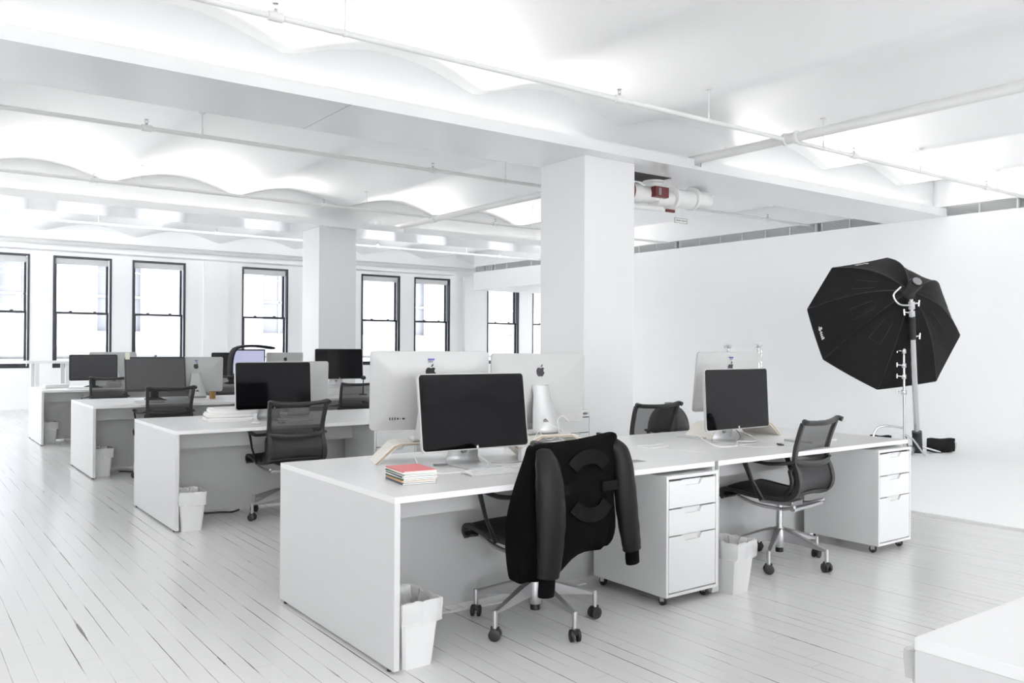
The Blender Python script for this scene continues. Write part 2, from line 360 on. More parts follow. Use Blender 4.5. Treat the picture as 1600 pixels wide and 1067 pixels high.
# building across the street
fb = thing('building', 'pale stone building across the street seen through the windows', 'building', (16, 33, -8))
FW = []
for fl in range(5):
    for k in range(16): FW.append((-22+k*3.0, -22+k*3.0+1.5, 1.4+fl*4.2, 3.9+fl*4.2))
b = MB(); xsx = sorted({-26., 28.}); b.box(-26, 28, .5, 1.5, 0, 24)
for fl in range(6):
    z0 = (fl-1)*4.2+3.9 if fl else 0; z1 = 1.4+fl*4.2 if fl < 5 else 24
    b.box(-26, 28, 0, .5, z0, z1)
for fl in range(5):
    cur = -26
    for k in range(16): b.box(cur, -22+k*3.0, 0, .5, 1.4+fl*4.2, 3.9+fl*4.2); cur = -22+k*3.0+1.5
    b.box(cur, 28, 0, .5, 1.4+fl*4.2, 3.9+fl*4.2)
b.build('wall', 'facade', fb)
b = MB()
for fl in range(5): b.box(-26, 28, -.3, 0, .55+fl*4.2, .8+fl*4.2); b.box(-26, 28, -.15, 0, .3+fl*4.2, .45+fl*4.2)
b.build('cornice', 'cornice', fb, .04)
for (a, c, z0, z1) in FW[16:64]:
    m_ = MB(); m_.box(a, c, .3, .4, z0, z1); wq = m_.build('window', 'facglass', fb)
    m2 = MB(); m2.box(a, c, .24, .3, (z0+z1)/2-.04, (z0+z1)/2+.04); m2.box((a+c)/2-.03, (a+c)/2+.03, .24, .3, z0, z1); m2.build('mullion', 'facade', wq)

# ventilation grilles along the top of the studio wall
def grille(y0, y1, label):
    t = thing('ventilation_grille', label, 'vent', (XW+.05, y0, 3.28), 0, 'ventilation grilles above the studio wall')
    L_ = y1-y0
    box('backing', 'lgrey', .036, .046, 0, L_, 0, .145, t)
    b = MB(); b.box(-.01, .03, 0, L_, 0, .012); b.box(-.01, .03, 0, L_, .133, .145); n = 6
    for k in range(n+1): yy = k*(L_-.02)/n; b.box(-.01, .03, yy, yy+.022, .012, .133)
    b.build('frame', 'steel', t)
    b = MB()
    for k in range(9): z = .018+k*.0128; b.box(0, .03, .02, L_-.02, z, z+.0055)
    b.build('slats', 'steel', t)
for (a, c, l) in ((2.2, 5.2, 'pale slatted ventilation grille at the right edge of the photo, above the octagonal softbox'), (5.3, 8.35, 'pale slatted ventilation grille on both sides of the beam where it meets the white wall'), (8.45, 11.5, 'pale slatted ventilation grille right of the near column, between beam and column'), (11.6, 14.6, 'pale slatted ventilation grille reaching behind the near column'), (14.7, 17.8, 'pale slatted ventilation grille on the bulkhead left of the near column'), (17.9, 18.65, 'short slatted ventilation grille at the far end of the bulkhead near the windows')):
    grille(a, c, l)

# ------------------------------------------------------------------ pipes
def hpipe(label, y, z, xa, xb, r, heads, rods, name='sprinkler_pipe', grp=None):
    t = thing(name, label, 'pipe', (xa, y, z), 0, grp)
    MB().tube([(0, 0, 0), (xb-xa, 0, 0)], r, 16).build('tube', 'pipe', t, smooth=True)
    for h in heads:
        c = MB(); c.lathe([(r*1.25, -.05), (r*1.55, -.045), (r*1.55, .045), (r*1.25, .05)], (h-xa, 0, 0), 'X', 14); cp = c.build('coupling', 'pipe', t, smooth=True)
        c = MB(); c.lathe([(.012, r), (.014, r+.02), (.008, r+.025), (.006, r+.03)], (h-xa, 0, 0), 'Z', 8)
        c.tube([(h-xa-.012, 0, r+.025), (h-xa-.014, 0, r+.045), (h-xa, 0, r+.06)], .0025, 6); c.tube([(h-xa+.012, 0, r+.025), (h-xa+.014, 0, r+.045), (h-xa, 0, r+.06)], .0025, 6)
        c.lathe([(.004, r+.058), (.02, r+.06), (.02, r+.063)], (h-xa, 0, 0), 'Z', 10); c.build('sprinkler_head', 'alu', cp)
    for h in rods:
        zc = zceil(h)-z; c = MB(); c.tube([(h-xa, 0, r+.02), (h-xa, 0, zc+.01)], .004, 6); c.lathe([(.03, zc-.006), (.035, zc+.004)], (h-xa, 0, 0), 'Z', 12)
        c.lathe([(r*1.12, -.012), (r*1.2, -.01), (r*1.2, .01), (r*1.12, .012)], (h-xa, 0, 0), 'X', 14); c.lathe([(.009, r), (.009, r+.05)], (h-xa, 0, 0), 'Z', 6); c.build('hanger_rod', 'pipe', t, smooth=True)
    return t
hpipe('white sprinkler pipe crossing the top of the photo nearest the camera', 5.13, 3.39, -4.5, 12.6, .021, [1.93, 4.85, 8.25, 11.2], [2.4, 5.95, 7.7, 9.6, 11.5])
hpipe('white sprinkler pipe hung between the two beams, the nearer one', 8.6, 3.41, -4.5, 12.6, .021, [1.98, 5.15, 8.3, 11.4], [2.5, 6.2, 9.5])
hpipe('white sprinkler pipe between the two beams, just before the far beam', 11.8, 3.42, -4.5, 12.6, .021, [2.1, 5.2, 8.3], [2.65, 5.9, 9.1])
hpipe('white sprinkler pipe in the far bay in front of the windows', 15.9, 3.40, -4.5, 12.6, .024, [1.6, 4.9, 8.2, 11.3], [2.9, 6.6, 10.4])
hpipe('thick white pipe running along the top of the window wall', 19.3, 3.40, -4.5, 12.9, .055, [], [], 'wall_pipe')
t = thing('main_pipe', 'thick white pipe crossing from the upper right over the near beam', 'pipe', (7.08, -3, 3.39))
MB().tube([(0, 0, 0), (0, 16.3, 0)], .046, 18).build('tube', 'pipe', t, smooth=True)
for yy in (8.13-.06, 11.6-.0, 14.8): c = MB(); c.lathe([(.05, -.09), (.062, -.08), (.062, -.05), (.054, -.045), (.054, .045), (.062, .05), (.062, .08), (.05, .09)], (0, yy, 0), 'Y', 18); c.build('coupling', 'pipe', t, smooth=True)
# control valve under the near beam beside the column
def vx(px): return 6.55+(px-993)*(8.2-6.55)/132.0
t = thing('sprinkler_valve', 'white sprinkler valve assembly with dark red parts hung under the near beam beside the column', 'valve', (7.2, 7.0, 3.28))
ox, oz = 7.1, 3.28
c = MB(); c.lathe([(.13, .03), (.13, -.02), (.1, -.04), (.1, -.12), (.125, -.125), (.125, -.15), (.09, -.16), (.09, -.24)], (-.03, 0, 0), 'Z', 20); c.build('inlet_pipe', 'pipe', t, smooth=True)
c = MB(); c.tube([(-.03, 0, -.2), (.28, 0, -.185)], .1, 18); c.build('tee', 'pipe', t, smooth=True)
c = MB(); c.lathe([(.12, -.03), (.145, -.02), (.145, .02), (.12, .03)], (.26, 0, -.17), 'X', 20); c.lathe([(.11, 0), (.11, .35)], (.26, 0, -.16), 'X', 20); c.lathe([(.12, -.03), (.14, -.02), (.14, .02), (.12, .03)], (.62, 0, -.14), 'X', 20); c.tube(smooth_path([(.62, 0, -.14), (.8, 0, -.13), (.92, .05, -.12), (.95, .2, -.12)]), .1, 16); c.build('elbow_pipe', 'pipe', t, smooth=True)
c = MB(); c.lathe([(.07, -.14), (.1, -.1), (.12, 0), (.09, .1), (.1, .2)], (-.33, 0, -.17), 'X', 20); c.tube([(-.2, 0, -.18), (-.05, 0, -.18)], .08, 14); c.build('valve_body', 'pipe', t, smooth=True)
c = MB(); c.lathe([(.02, -.02), (.135, -.015), (.14, .0), (.135, .015), (.02, .02)], (-.46, 0, -.17), 'X', 24); c.build('hand_wheel', 'red', t, smooth=True)
c = MB(); c.box(-.16, .06, -.16, -.08, -.21, -.09); a_ = c.build('alarm_box', 'red', t, .008); box('faceplate', 'grey', -.11, -.07, -.164, -.158, -.19, -.11, a_)
c = MB(); c.tube(smooth_path([(-.6, -.02, -.5), (-.58, -.02, -.36), (-.4, -.02, -.33), (-.1, -.02, -.32), (.1, 0, -.31)]), .035, 12); c.build('drain_pipe', 'pipe', t, smooth=True)
c = MB(); c.box(.14, .28, -.05, -.02, -.345, -.31); c.build('lever', 'red', t, .005)
b = MB(); b.box(-.75, 0.0, -.25, .1, -.004, .0); b.build('access_opening', 'hole', t)
# riser beside the column
MB().tube([(6.42, 7.05, 0), (6.42, 7.05, 2.6), (6.42, 7.05, 3.2)], .04, 14).build('riser', 'pipe', smooth=True)
o = bpy.data.objects['riser']; o.name = 'riser_pipe'; tag(o, 'white vertical pipe running down the right side of the near column', 'pipe')
# valve sign
t = thing('valve_sign', 'small white sign with a grey border hung below the valve assembly', 'sign', (7.52, 7.0, 2.87))
box('plate', 'paper', 0, .22, 0, .004, -.04, .02, t)
b = MB(); b.box(0, .22, -.003, 0, -.04, -.034); b.box(0, .22, -.003, 0, .014, .02); b.box(0, .006, -.003, 0, -.04, .02); b.box(.214, .22, -.003, 0, -.04, .02); b.build('border', 'grey', t)
def text(s_, size, name, m, parent, loc, rot, ext=.0006):
    cu = bpy.data.curves.new(name, 'FONT'); cu.body = s_; cu.size = size; cu.extrude = ext; cu.align_x = 'CENTER'; cu.align_y = 'CENTER'
    tmp = bpy.data.objects.new('t', cu); COL.objects.link(tmp); bpy.context.view_layer.update()
    me = bpy.data.meshes.new_from_object(tmp.evaluated_get(bpy.context.evaluated_depsgraph_get())); bpy.data.objects.remove(tmp)
    me.materials.clear(); me.materials.append(M[m]); o = bpy.data.objects.new(name, me); COL.objects.link(o); o.parent = parent; o.location = loc; o.rotation_euler = rot; return o
text('DRAIN VALVE', .03, 'lettering', 'black', t, (.11, -.003, -.01), (R(90), 0, 0))
box('cord', 'pipe', .108, .112, .001, .003, .02, .32, t)

# ------------------------------------------------------------------ desks
ROWS = [3.10, 6.34, 9.30, 12.70]
TZ, TT, DD = .73, .027, 1.26
def desk(x0, y0, ln, label, panels, tray=True):
    t = thing('desk', label, 'desk', (x0, y0, 0), 0, 'long white double-sided desks')
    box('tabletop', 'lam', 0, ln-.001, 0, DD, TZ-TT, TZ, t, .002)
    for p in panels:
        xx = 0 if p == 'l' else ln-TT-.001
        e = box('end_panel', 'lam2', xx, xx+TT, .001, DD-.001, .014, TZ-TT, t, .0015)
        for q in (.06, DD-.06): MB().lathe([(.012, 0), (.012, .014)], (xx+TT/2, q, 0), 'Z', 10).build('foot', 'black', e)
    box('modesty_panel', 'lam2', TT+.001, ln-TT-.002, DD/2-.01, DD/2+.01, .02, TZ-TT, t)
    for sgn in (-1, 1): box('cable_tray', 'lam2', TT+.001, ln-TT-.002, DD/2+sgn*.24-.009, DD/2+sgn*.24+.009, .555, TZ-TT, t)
    return t
names = ['front row', 'second row', 'third row', 'fourth row']
for r_, y0 in enumerate(ROWS):
    desk(1.685-.012*r_, y0, 1.985, 'left white desk of the '+['front row, carrying the red booklets', 'second row, carrying the stack of magazines', 'third row, carrying the monitor with a webcam and yellow note', 'fourth and farthest row, nearest the windows'][r_], 'lr')
    desk(3.67-.012*r_, y0, 1.98 if r_ not in (1,) else 1.955, 'right white desk of the '+['front row, between two white drawer cabinets', 'second row, ending at the near column', 'third row, behind the second row desks', 'fourth and farthest row, ending at the far column'][r_], 'lr' if r_ != 0 else 'l')
t = desk(1.796, -.29, 1.985, 'white desk in the lower right corner nearest the camera', 'l')

# drawer cabinets
def pedestal():
    t = thing('drawer_cabinet', 'x', 'cabinet', group='white rolling drawer cabinets')
    W_, D_, z0, z1 = .40, .56, .055, .683
    b = MB(); th = .016
    b.box(0, th, 0, D_, z0, z1); b.box(W_-th, W_, 0, D_, z0, z1); b.box(th, W_-th, 0, D_, z1-th, z1); b.box(th, W_-th, 0, D_, z0, z0+th); b.box(th, W_-th, D_-th, D_, z0+th, z1-th); b.box(th, W_-th, .02, .03, z0+th, z1-th)
    b.build('body', 'steel', t, .0015)
    zs = [(.515, .655), (.372, .508), (.078, .366)]
    for (a, c) in zs:
        # front sheet with a trapezoid finger cut-out at the top
        poly = [(th+.004, a), (W_-th-.004, a), (W_-th-.004, c), (.275, c), (.255, c-.028), (.145, c-.028), (.125, c), (th+.004, c)]
        mt = Matrix(((1, 0, 0, 0), (0, 0, 1, 0), (0, 1, 0, 0), (0, 0, 0, 1)))
        d_ = MB().prism(poly, .014, mt, .001).build('drawer', 'steel', t, .001)
        MB().box(.125, .275, .0155, .019, c-.032, c+.001).build('finger_pull', 'steel', d_)
        MB().box(.02, W_-.02, .0165, .0195, c, c+.007).build('gap_shadow_strip', 'hole', d_)
    for x in (.04, W_-.04):
        for y in (.05, D_-.05):
            c_ = MB(); c_.lathe([(.018, -.011), (.024, -.009), (.024, .009), (.018, .011)], (x, y+.012, .0245), 'X', 16); k = c_.build('caster', 'rubber', t, smooth=True)
            f_ = MB(); f_.box(x-.016, x-.013, y-.008, y+.02, .025, .052); f_.box(x+.013, x+.016, y-.008, y+.02, .025, .052); f_.box(x-.02, x+.02, y-.015, y+.02, .05, .055); f_.lathe([(.005, -.017), (.005, .017)], (x, y+.012, .0245), 'X', 8); f_.build('fork', 'chrome', k)
    return t
ped = pedestal(); ped.location = (3.25, 3.07, 0); ped['label'] = 'white rolling drawer cabinet under the front desk, beside the chair with the jacket'
dup(ped, (5.235, 3.07, 0), 0, 'white rolling drawer cabinet at the right end of the front row')
dup(ped, (3.235, 6.31, 0), 0, 'white rolling drawer cabinet of the second row, partly hidden behind the front row monitors')
dup(ped, (5.20, 6.31, 0), 0, 'white rolling drawer cabinet of the second row, next to the near column')
dup(ped, (3.22, 9.27, 0), 0, 'white rolling drawer cabinet under the third row of desks')

# waste bins
def wbin():
    t = thing('waste_bin', 'x', 'bin', group='white waste bins with clear liners')
    def rr(wx, wy, z, r_=.012): return [Vector((sx*wx+dx*r_, sy*wy+dy*r_, z)) for sx, sy, ds in ((-1, -1, ((0, 1), (1, 0))), (1, -1, ((-1, 0), (0, 1))), (1, 1, ((0, -1), (-1, 0))), (-1, 1, ((1, 0), (0, -1)))) for dx, dy in ds]
    rows = [rr(.07, .1, 0), rr(.093, .13, .28), rr(.09, .127, .28), rr(.068, .098, .006)]
    g = MB(); g.grid(rows, True); g.add(rows[0], [tuple(range(7, -1, -1))]); g.add(rows[3], [tuple(range(8))]); g.build('body', 'white', t)
    rnd = random.Random(3); n = 40; rows = []
    def pt(a, k, z, j=.004):
        c_, s_ = math.cos(a), math.sin(a); q = 1/max(abs(c_), abs(s_)); return Vector(((.093*c_*q)*k+rnd.uniform(-j, j), (.13*s_*q)*k+rnd.uniform(-j, j), z+rnd.uniform(-j, j)))
    for k, z, j in ((.72, .1, .01), (.8, .17, .014), (.88, .24, .014), (.97, .284, .006), (1.03, .288, .004), (1.045, .26, .005), (1.035, .215, .006), (1.0, .19, .004)): rows.append([pt(2*PI*i/n, k, z, j) for i in range(n)])
    g = MB(); g.grid(rows, True); g.build('liner', 'liner', t, smooth=True)
    return t
wb = wbin(); wb.location = (1.815, 3.225, 0); wb.rotation_euler = (0, 0, R(0)); wb['label'] = 'white waste bin with clear liner at the left end of the front row'
dup(wb, (3.80, 3.135, 0), R(6), 'white waste bin between the drawer cabinet and the right office chair')
dup(wb, (1.80, 6.44, 0), R(-6), 'white waste bin at the left end of the second row')
dup(wb, (1.785, 9.57, 0), 0, 'white waste bin at the left end of the third row')
dup(wb, (1.79, 13.13, 0), R(4), 'white waste bin at the left end of the fourth and farthest row')
dup(wb, (3.02, 1.48, 0), 0, 'white waste bin mostly hidden behind the desk in the lower right corner')

# ------------------------------------------------------------------ office chairs (seat faces local +Y, back towards -Y)
def chair(base_ang=0.0):
    t = thing('office_chair', 'x', 'chair', group='black mesh office chairs on aluminium five-star bases')
    hub = MB(); hub.lathe([(.03, .10), (.036, .12), (.036, .20), (.028, .225)], n=18); hb = hub.build('base_hub', 'alu', t, smooth=True)
    for k in range(5):
        a = base_ang+k*2*PI/5; ca, sa = math.cos(a), math.sin(a)
        mt = Matrix(((ca, -sa, 0, 0), (sa, ca, 0, 0), (0, 0, 1, 0), (0, 0, 0, 1)))
        g = MB(); sec = []
        for x, zt, h, wd in ((.02, .222, .085, .02), (.10, .205, .07, .018), (.2, .172, .045, .015), (.29, .142, .022, .012), (.318, .134, .016, .011)):
            sec.append([mt @ Vector((x, -wd, zt)), mt @ Vector((x, wd, zt)), mt @ Vector((x, wd*.35, zt-.01)), mt @ Vector((x, wd*.3, zt-h)), mt @ Vector((x, -wd*.3, zt-h)), mt @ Vector((x, -wd*.35, zt-.01))])
        g.grid(sec, True); g.add(sec[-1], [tuple(range(6))]); g.add(sec[0], [tuple(range(5, -1, -1))])
        g.lathe([(.012, .055), (.012, .135), (.008, .14)], (ca*.312, sa*.312, 0), 'Z', 10)
        lg = g.build('leg', 'alu', t, .0015)
        c = MB(); ax = Matrix.Translation((ca*.312, sa*.312, .029)) @ Matrix.Rotation(a+k*.7+.5, 4, 'Z')
        for s_ in (-1, 1): c.lathe([(.012, s_*.009), (.0285, s_*.010), (.0285, s_*.022), (.02, s_*.026), (.008, s_*.026)], (0, 0, 0), 'X', 20, ax)
        c.box(-.008, .008, -.02, .02, .005, .034, ax); c.build('caster', 'rubber', lg, smooth=True)
    MB().lathe([(.024, .07), (.024, .2)], n=14).build('lower_column', 'black', t, smooth=True)
    MB().lathe([(.021, .2), (.021, .36), (.026, .36), (.026, .385)], n=18).build('gas_lift', 'chrome', t, smooth=True)
    c = MB(); c.box(-.07, .07, -.12, .1, .375, .405); c.tube(smooth_path([(-.2, .19, .425), (-.19, .05, .385), (-.16, -.1, .372), (-.2, -.2, .40)]), .011, 8); c.tube(smooth_path([(.2, .19, .425), (.19, .05, .385), (.16, -.1, .372), (.2, -.2, .40)]), .011, 8); c.box(-.19, .19, -.2, -.165, .37, .39)
    c.build('under_frame', 'alu', t, .004, smooth=True)
    P = smooth_path([(0, .262, .405), (0, .285, .432), (0, .265, .458), (0, .2, .458), (0, .08, .442), (0, -.06, .436), (0, -.16, .442), (0, -.215, .47), (0, -.243, .53), (0, -.235, .60), (0, -.212, .66), (0, -.212, .73), (0, -.235, .82), (0, -.265, .905)], 4)
    def off(i, d):
        a = P[max(i-1, 0)]; b_ = P[min(i+1, len(P)-1)]; tt = (b_-a).normalized(); return P[i]+Vector((0, -tt.z, tt.y))*-d
    def hw(i): 
        z = P[i].z; y = P[i].y
        return .225 if i < 24 else .225-.012*math.sin(min(1, max(0, (z-.47)/.4))*PI)
    for s_ in (-1, 1):
        g = MB(); sec = []
        for i, p in enumerate(P):
            x = s_*hw(i); low = max(0, 1-abs(i-31)/13); th = .012+.012*low
            d = .0
            q0 = off(i, -.010); q1 = off(i, .014+.008*low)
            hb_ = .015+.006*low; sec.append([Vector((x-hb_, q0.y, q0.z)), Vector((x+hb_, q0.y, q0.z)), Vector((x+hb_, q1.y, q1.z)), Vector((x-hb_, q1.y, q1.z))])
        g.grid(sec, True); g.add(sec[0], [(3, 2, 1, 0)]); g.add(sec[-1], [(0, 1, 2, 3)])
        sf = g.build('side_frame', 'dark', t, .004, smooth=True)
        # outer spine rail with ribs around the bend of the seat into the back
        g = MB(); o_ = [off(i, .045) for i in range(24, 40)]
        o_[0] = off(24, .02); o_[-1] = off(39, .02)
        g.tube([Vector((s_*(hw(i+24)+.012), q.y, q.z)) for i, q in enumerate(o_)], .012, 8, flat=1.3)
        for i in range(25, 39):
            q0 = off(i, .01); q1 = off(i, .04); g.tube([Vector((s_*(hw(i)+.012), q0.y, q0.z)), Vector((s_*(hw(i)+.012), q1.y, q1.z))], .0045, 6, flat=2.0)
        g.build('spine_ribs', 'black', sf, smooth=True)
    ny = 13
    def sheet(i0, i1, bow, m, name):
        rows = []
        for i in range(i0, i1):
            w_ = hw(i)-.012; row = []
            for j in range(ny):
                u = -1+2*j/(ny-1); q = off(i, bow*(1-u*u)); row.append(Vector((u*w_, q.y, q.z)))
            rows.append(row)
        g = MB(); g.grid(rows); return g.build(name, m, t, smooth=True)
    o = sheet(0, 29, .012, 'black', 'seat'); md = o.modifiers.new('s', 'SOLIDIFY'); md.thickness = .018; md.offset = 0
    sheet(28, 42, .02, 'mesh2', 'lower_back_mesh'); sheet(41, len(P), .015, 'mesh', 'upper_back_mesh')
    tp = P[-1]
    g = MB(); g.tube(smooth_path([(-.235, tp.y-.035, tp.z+.004), (-.225, tp.y-.008, tp.z+.012), (-.16, tp.y-.006, tp.z), (0, tp.y-.022, tp.z-.006), (.16, tp.y-.006, tp.z), (.225, tp.y-.008, tp.z+.012), (.235, tp.y-.035, tp.z+.004)]), .0165, 12); g.build('top_rail', 'dark', t, smooth=True)
    g = MB(); g.tube(smooth_path([(-.225, -.20, .675), (-.16, -.245, .66), (0, -.268, .652), (.16, -.245, .66), (.225, -.20, .675)]), .019, 10, flat=.45, upv=(0, 0, 1)); g.build('lumbar_band', 'dark', t, smooth=True)
    for s_ in (-1, 1):
        g = MB(); g.tube(smooth_path([(s_*.225, -.215, .672), (s_*.255, -.15, .662), (s_*.272, -.05, .655), (s_*.272, .06, .668), (s_*.262, .125, .672)]), [.022]*12+[.02]*12+[.017], 10, flat=.5, upv=(1, 0, 0)); ar = g.build('armrest', 'dark', t, smooth=True)
        g = MB(); g.tube([(s_*.268, .10, .665), (s_*.262, .05, .54), (s_*.243, -.01, .425)], [.02, .015, .019], 8, flat=.45, upv=(0, 1, 0)); g.build('arm_support', 'black', ar, smooth=True)
    return t
ch = chair(R(196)); ch.location = (2.565, 3.29, 0); ch['label'] = 'black mesh office chair in the foreground with a black jacket hung over its back'
dup(ch, (4.545, 3.33, 0), R(9), 'black mesh office chair at the right front desk beside the two drawer cabinets')
dup(ch, (2.575, 6.53, 0), R(-2), 'black mesh office chair at the second row in front of the black glossy monitor')
dup(ch, (2.33, 9.28, 0), R(0), 'black mesh office chair in front of the matte third row monitor with a webcam')
dup(ch, (2.34, 12.28, .02), R(0), 'black mesh office chair at the farthest row in front of the left black monitor')
dup(ch, (4.77, 4.87, -.025), R(0), 'black mesh office chair behind the right front desk, with a black domed bag')
dup(ch, (4.38, 9.22, 0), R(4), 'black mesh office chair below the dark third row monitor')
dup(ch, (3.93, 12.25, .02), R(0), 'black mesh office chair in the far row, only a strip seen beside the hooded monitor')
for c in bpy.data.objects:
    if c.name.startswith('office_chair') and c.location.z != 0: c.location.z = 0

# ------------------------------------------------------------------ displays
def emblem(w_, parent, m, y, z, x=0, back=True):     # bitten fruit outline with a leaf
    h = w_/2
    right = [(0, -.92), (.16, -.98), (.34, -1.0), (.55, -.88), (.74, -.62), (.88, -.28)]
    bite = [(.86, -.2), (.70, -.08), (.62, .1), (.64, .3), (.78, .48)]
    top = [(.62, .62), (.42, .68), (.22, .62), (0, .54)]
    left = [(-.2, .62), (-.42, .68), (-.66, .6), (-.86, .36), (-.93, .05), (-.9, -.3), (-.76, -.65), (-.55, -.9), (-.34, -1.0), (-.16, -.98)]
    mt = Matrix(((1 if back else 1, 0, 0, x), (0, 0, 1, y), (0, 1, 0, z), (0, 0, 0, 1)))
    b = MB(); b.prism([(px*h, pz*h*1.08) for px, pz in right+bite+top+left], .0012, mt)
    b.prism([(px*h, pz*h*1.08) for px, pz in [(.02, .72), (.06, .95), (.22, 1.18), (.42, 1.28), (.4, 1.05), (.26, .84)]], .0012, mt)
    return b.build('emblem', m, parent)
def rrect(w_, h_, r_, n=5):
    pts = []
    for cx_, cy_, a0 in ((w_/2-r_, h_/2-r_, 0), (-w_/2+r_, h_/2-r_, 90), (-w_/2+r_, -h_/2+r_, 180), (w_/2-r_, -h_/2+r_, 270)):
        for k in range(n+1): a = R(a0+90*k/n); pts.append((cx_+r_*math.cos(a), cy_+r_*math.sin(a)))
    return pts
def panel_shape(parent, w_, h_, zc, tilt, kind):
    # kind: 'glass' thin aluminium display with black glass, 'allinone' all-in-one computer, 'matte' plain black monitor
    piv = Matrix.Translation((0, 0, zc)) @ Matrix.Rotation(-tilt, 4, 'X') @ Matrix(((1, 0, 0, 0), (0, 0, 1, 0), (0, 1, 0, 0), (0, 0, 0, 1)))
    # local poly plane (x, z) and extrusion along +y (to the back)
    prof = rrect(w_, h_, .022)
    b = MB(); rows = []
    for k, (ins, dy) in enumerate(((0, 0), (0, .016), (.03, .026), (.13, .034), (.2, .036))):
        rows.append([piv @ Vector((x*(1-2*ins/w_), z*(1-2*ins/h_), dy)) for x, z in prof])
    b.grid(rows, True); n = len(prof); b.add(rows[0], [tuple(range(n-1, -1, -1))]); b.add(rows[-1], [tuple(range(n))])
    casing = b.build('casing', 'body' if kind != 'matte' else 'black', parent, smooth=True)
    return piv, casing
def display(label, loc, rz, zc=.27, tilt=0.05, kind='glass', w_=.65, h_=.395, cat='monitor', group=None, name='monitor'):
    t = thing(name, label, cat, loc, rz, group)
    piv, cas = panel_shape(t, w_, h_, zc, tilt, kind)
    ch_ = .075 if kind == 'allinone' else 0
    b = MB(); b.prism(rrect(w_-.012, h_-.012, .018), .0016, piv, -.0016); sc_ = b.build('glass_front', 'bezel' if kind != 'matte' else 'black', t)
    b = MB(); bz = .022 if kind != 'matte' else .018; b.prism([(-w_/2+bz, -h_/2+bz+.006), (w_/2-bz, -h_/2+bz+.006), (w_/2-bz, h_/2-bz), (-w_/2+bz, h_/2-bz)], .0008, piv, -.0024); b.build('screen', 'screen' if kind != 'matte' else 'matte_screen', sc_)
    if kind == 'glass':
        e = emblem(.014, sc_, 'white', 0, 0); e.matrix_local = Matrix.Translation((0, 0, zc)) @ Matrix.Rotation(-tilt, 4, 'X') @ Matrix.Translation((0, -.0035, -h_/2+.014))
    e = emblem(.062 if kind != 'matte' else .04, cas, 'logo', 0, 0)
    if kind != 'matte': e.matrix_local = Matrix.Translation((0, 0, zc)) @ Matrix.Rotation(-tilt, 4, 'X') @ Matrix.Translation((0, .0355, h_*(.25 if kind == 'allinone' else .16))) @ Matrix.Rotation(PI, 4, 'Z')
    else: bpy.data.objects.remove(e)
    # bent sheet stand
    m = 'alum' if kind != 'matte' else 'black'
    prof = smooth_path([(0, -.105, .004), (0, .0, .004), (0, .085, .004), (0, .118, .012), (0, .122, .045), (0, .085, .14), (0, .05, zc-.02), (0, .034, zc+.02)], 4) if kind != 'matte' else [Vector(p) for p in ((0, -.1, .006), (0, .1, .006), (0, .1, .012), (0, .06, .03), (0, .05, .1), (0, .04, zc))]
    rows = []; k = len(prof)
    for i, p in enumerate(prof):
        w2 = .1 if p.z < .02 else (.1-(p.z-.02)*.2); w2 = max(w2, .058)
        if kind == 'matte' and p.z > .02: w2 = .04
        rows.append([Vector((-w2, p.y, p.z)), Vector((w2, p.y, p.z))])
    g = MB(); g.grid(rows); st = g.build('stand', m, t, solid=.007, smooth=True)
    if kind != 'matte':
        mt = Matrix.Translation((0, .1105, .075)) @ Matrix.Rotation(R(-20), 4, 'X')
        MB().lathe([(.019, -.0058), (.019, .0058)], (0, 0, 0), 'Y', 20, mt).build('cable_hole', 'grey', st, smooth=True)
    return t, cas, sc_
def sticker(cas, zc, tilt, x, z, w1=.036):
    mt = Matrix.Translation((0, 0, zc)) @ Matrix.Rotation(-tilt, 4, 'X') @ Matrix.Translation((x, .0375, z))
    b = MB(); b.box(-w1/2, w1/2, -.001, .001, 0, .009); o = b.build('blue_sticker', 'blue', cas); o.matrix_local = mt
    b = MB(); b.box(-w1*.3, w1*.3, -.001, .001, -.012, -.003); o = b.build('asset_tag', 'grey', cas); o.matrix_local = mt
def ports(cas, zc, tilt, x0, z):
    mt = Matrix.Translation((0, 0, zc)) @ Matrix.Rotation(-tilt, 4, 'X') @ Matrix.Translation((x0, .0295, z))
    b = MB()
    for k, (w1, h1) in enumerate(((.005, .014), (.005, .014), (.005, .014), (.007, .01), (.004, .005), (.014, .008))): b.box(-k*.014-w1, -k*.014+w1*0, -.002, .004, -h1/2, h1/2)
    o = b.build('ports', 'black', cas); o.matrix_local = mt
GF = 'large black glass monitors in pale casings'; GB = 'computers seen from behind, white backs with a black fruit emblem'
F = .73
display('large black glass monitor on the front desk, left of the jacket', (2.463, 3.675, F), R(-1.4), .287, R(8), 'glass', group=GF)
display('large black glass monitor at the right front desk, slightly turned', (4.47, 3.60, F), R(1.5), .29, R(3), 'glass', group=GF)
display('large black glass monitor at the second row behind an office chair', (2.60, 6.88, F), R(0), .285, R(4), 'glass', group=GF)
RZ = PI
_, c, _ = display('white computer back on a bentwood riser, leftmost of three in the front row', (2.40, 4.03, F+.11), RZ+R(-22), .27, R(6), 'allinone', w_=.65, h_=.43, cat='computer', group=GB, name='all_in_one_computer'); sticker(c, .27, R(6), .0, .17); ports(c, .27, R(6), .22, -.15)
_, c, _ = display('white computer back with tangled white cords on its stand, close to the near column', (3.26, 4.17, F+.09), RZ+R(-10), .275, R(3), 'allinone', h_=.43, cat='computer', group=GB, name='all_in_one_computer'); sticker(c, .275, R(3), .0, .0)
_, c, _ = display('white back of a computer behind the right front monitor, on a folded plywood riser', (4.98, 4.12, F+.1), RZ+R(-3), .275, R(6), 'allinone', h_=.43, cat='computer', group=GB, name='all_in_one_computer'); sticker(c, .275, R(6), .0, .175)
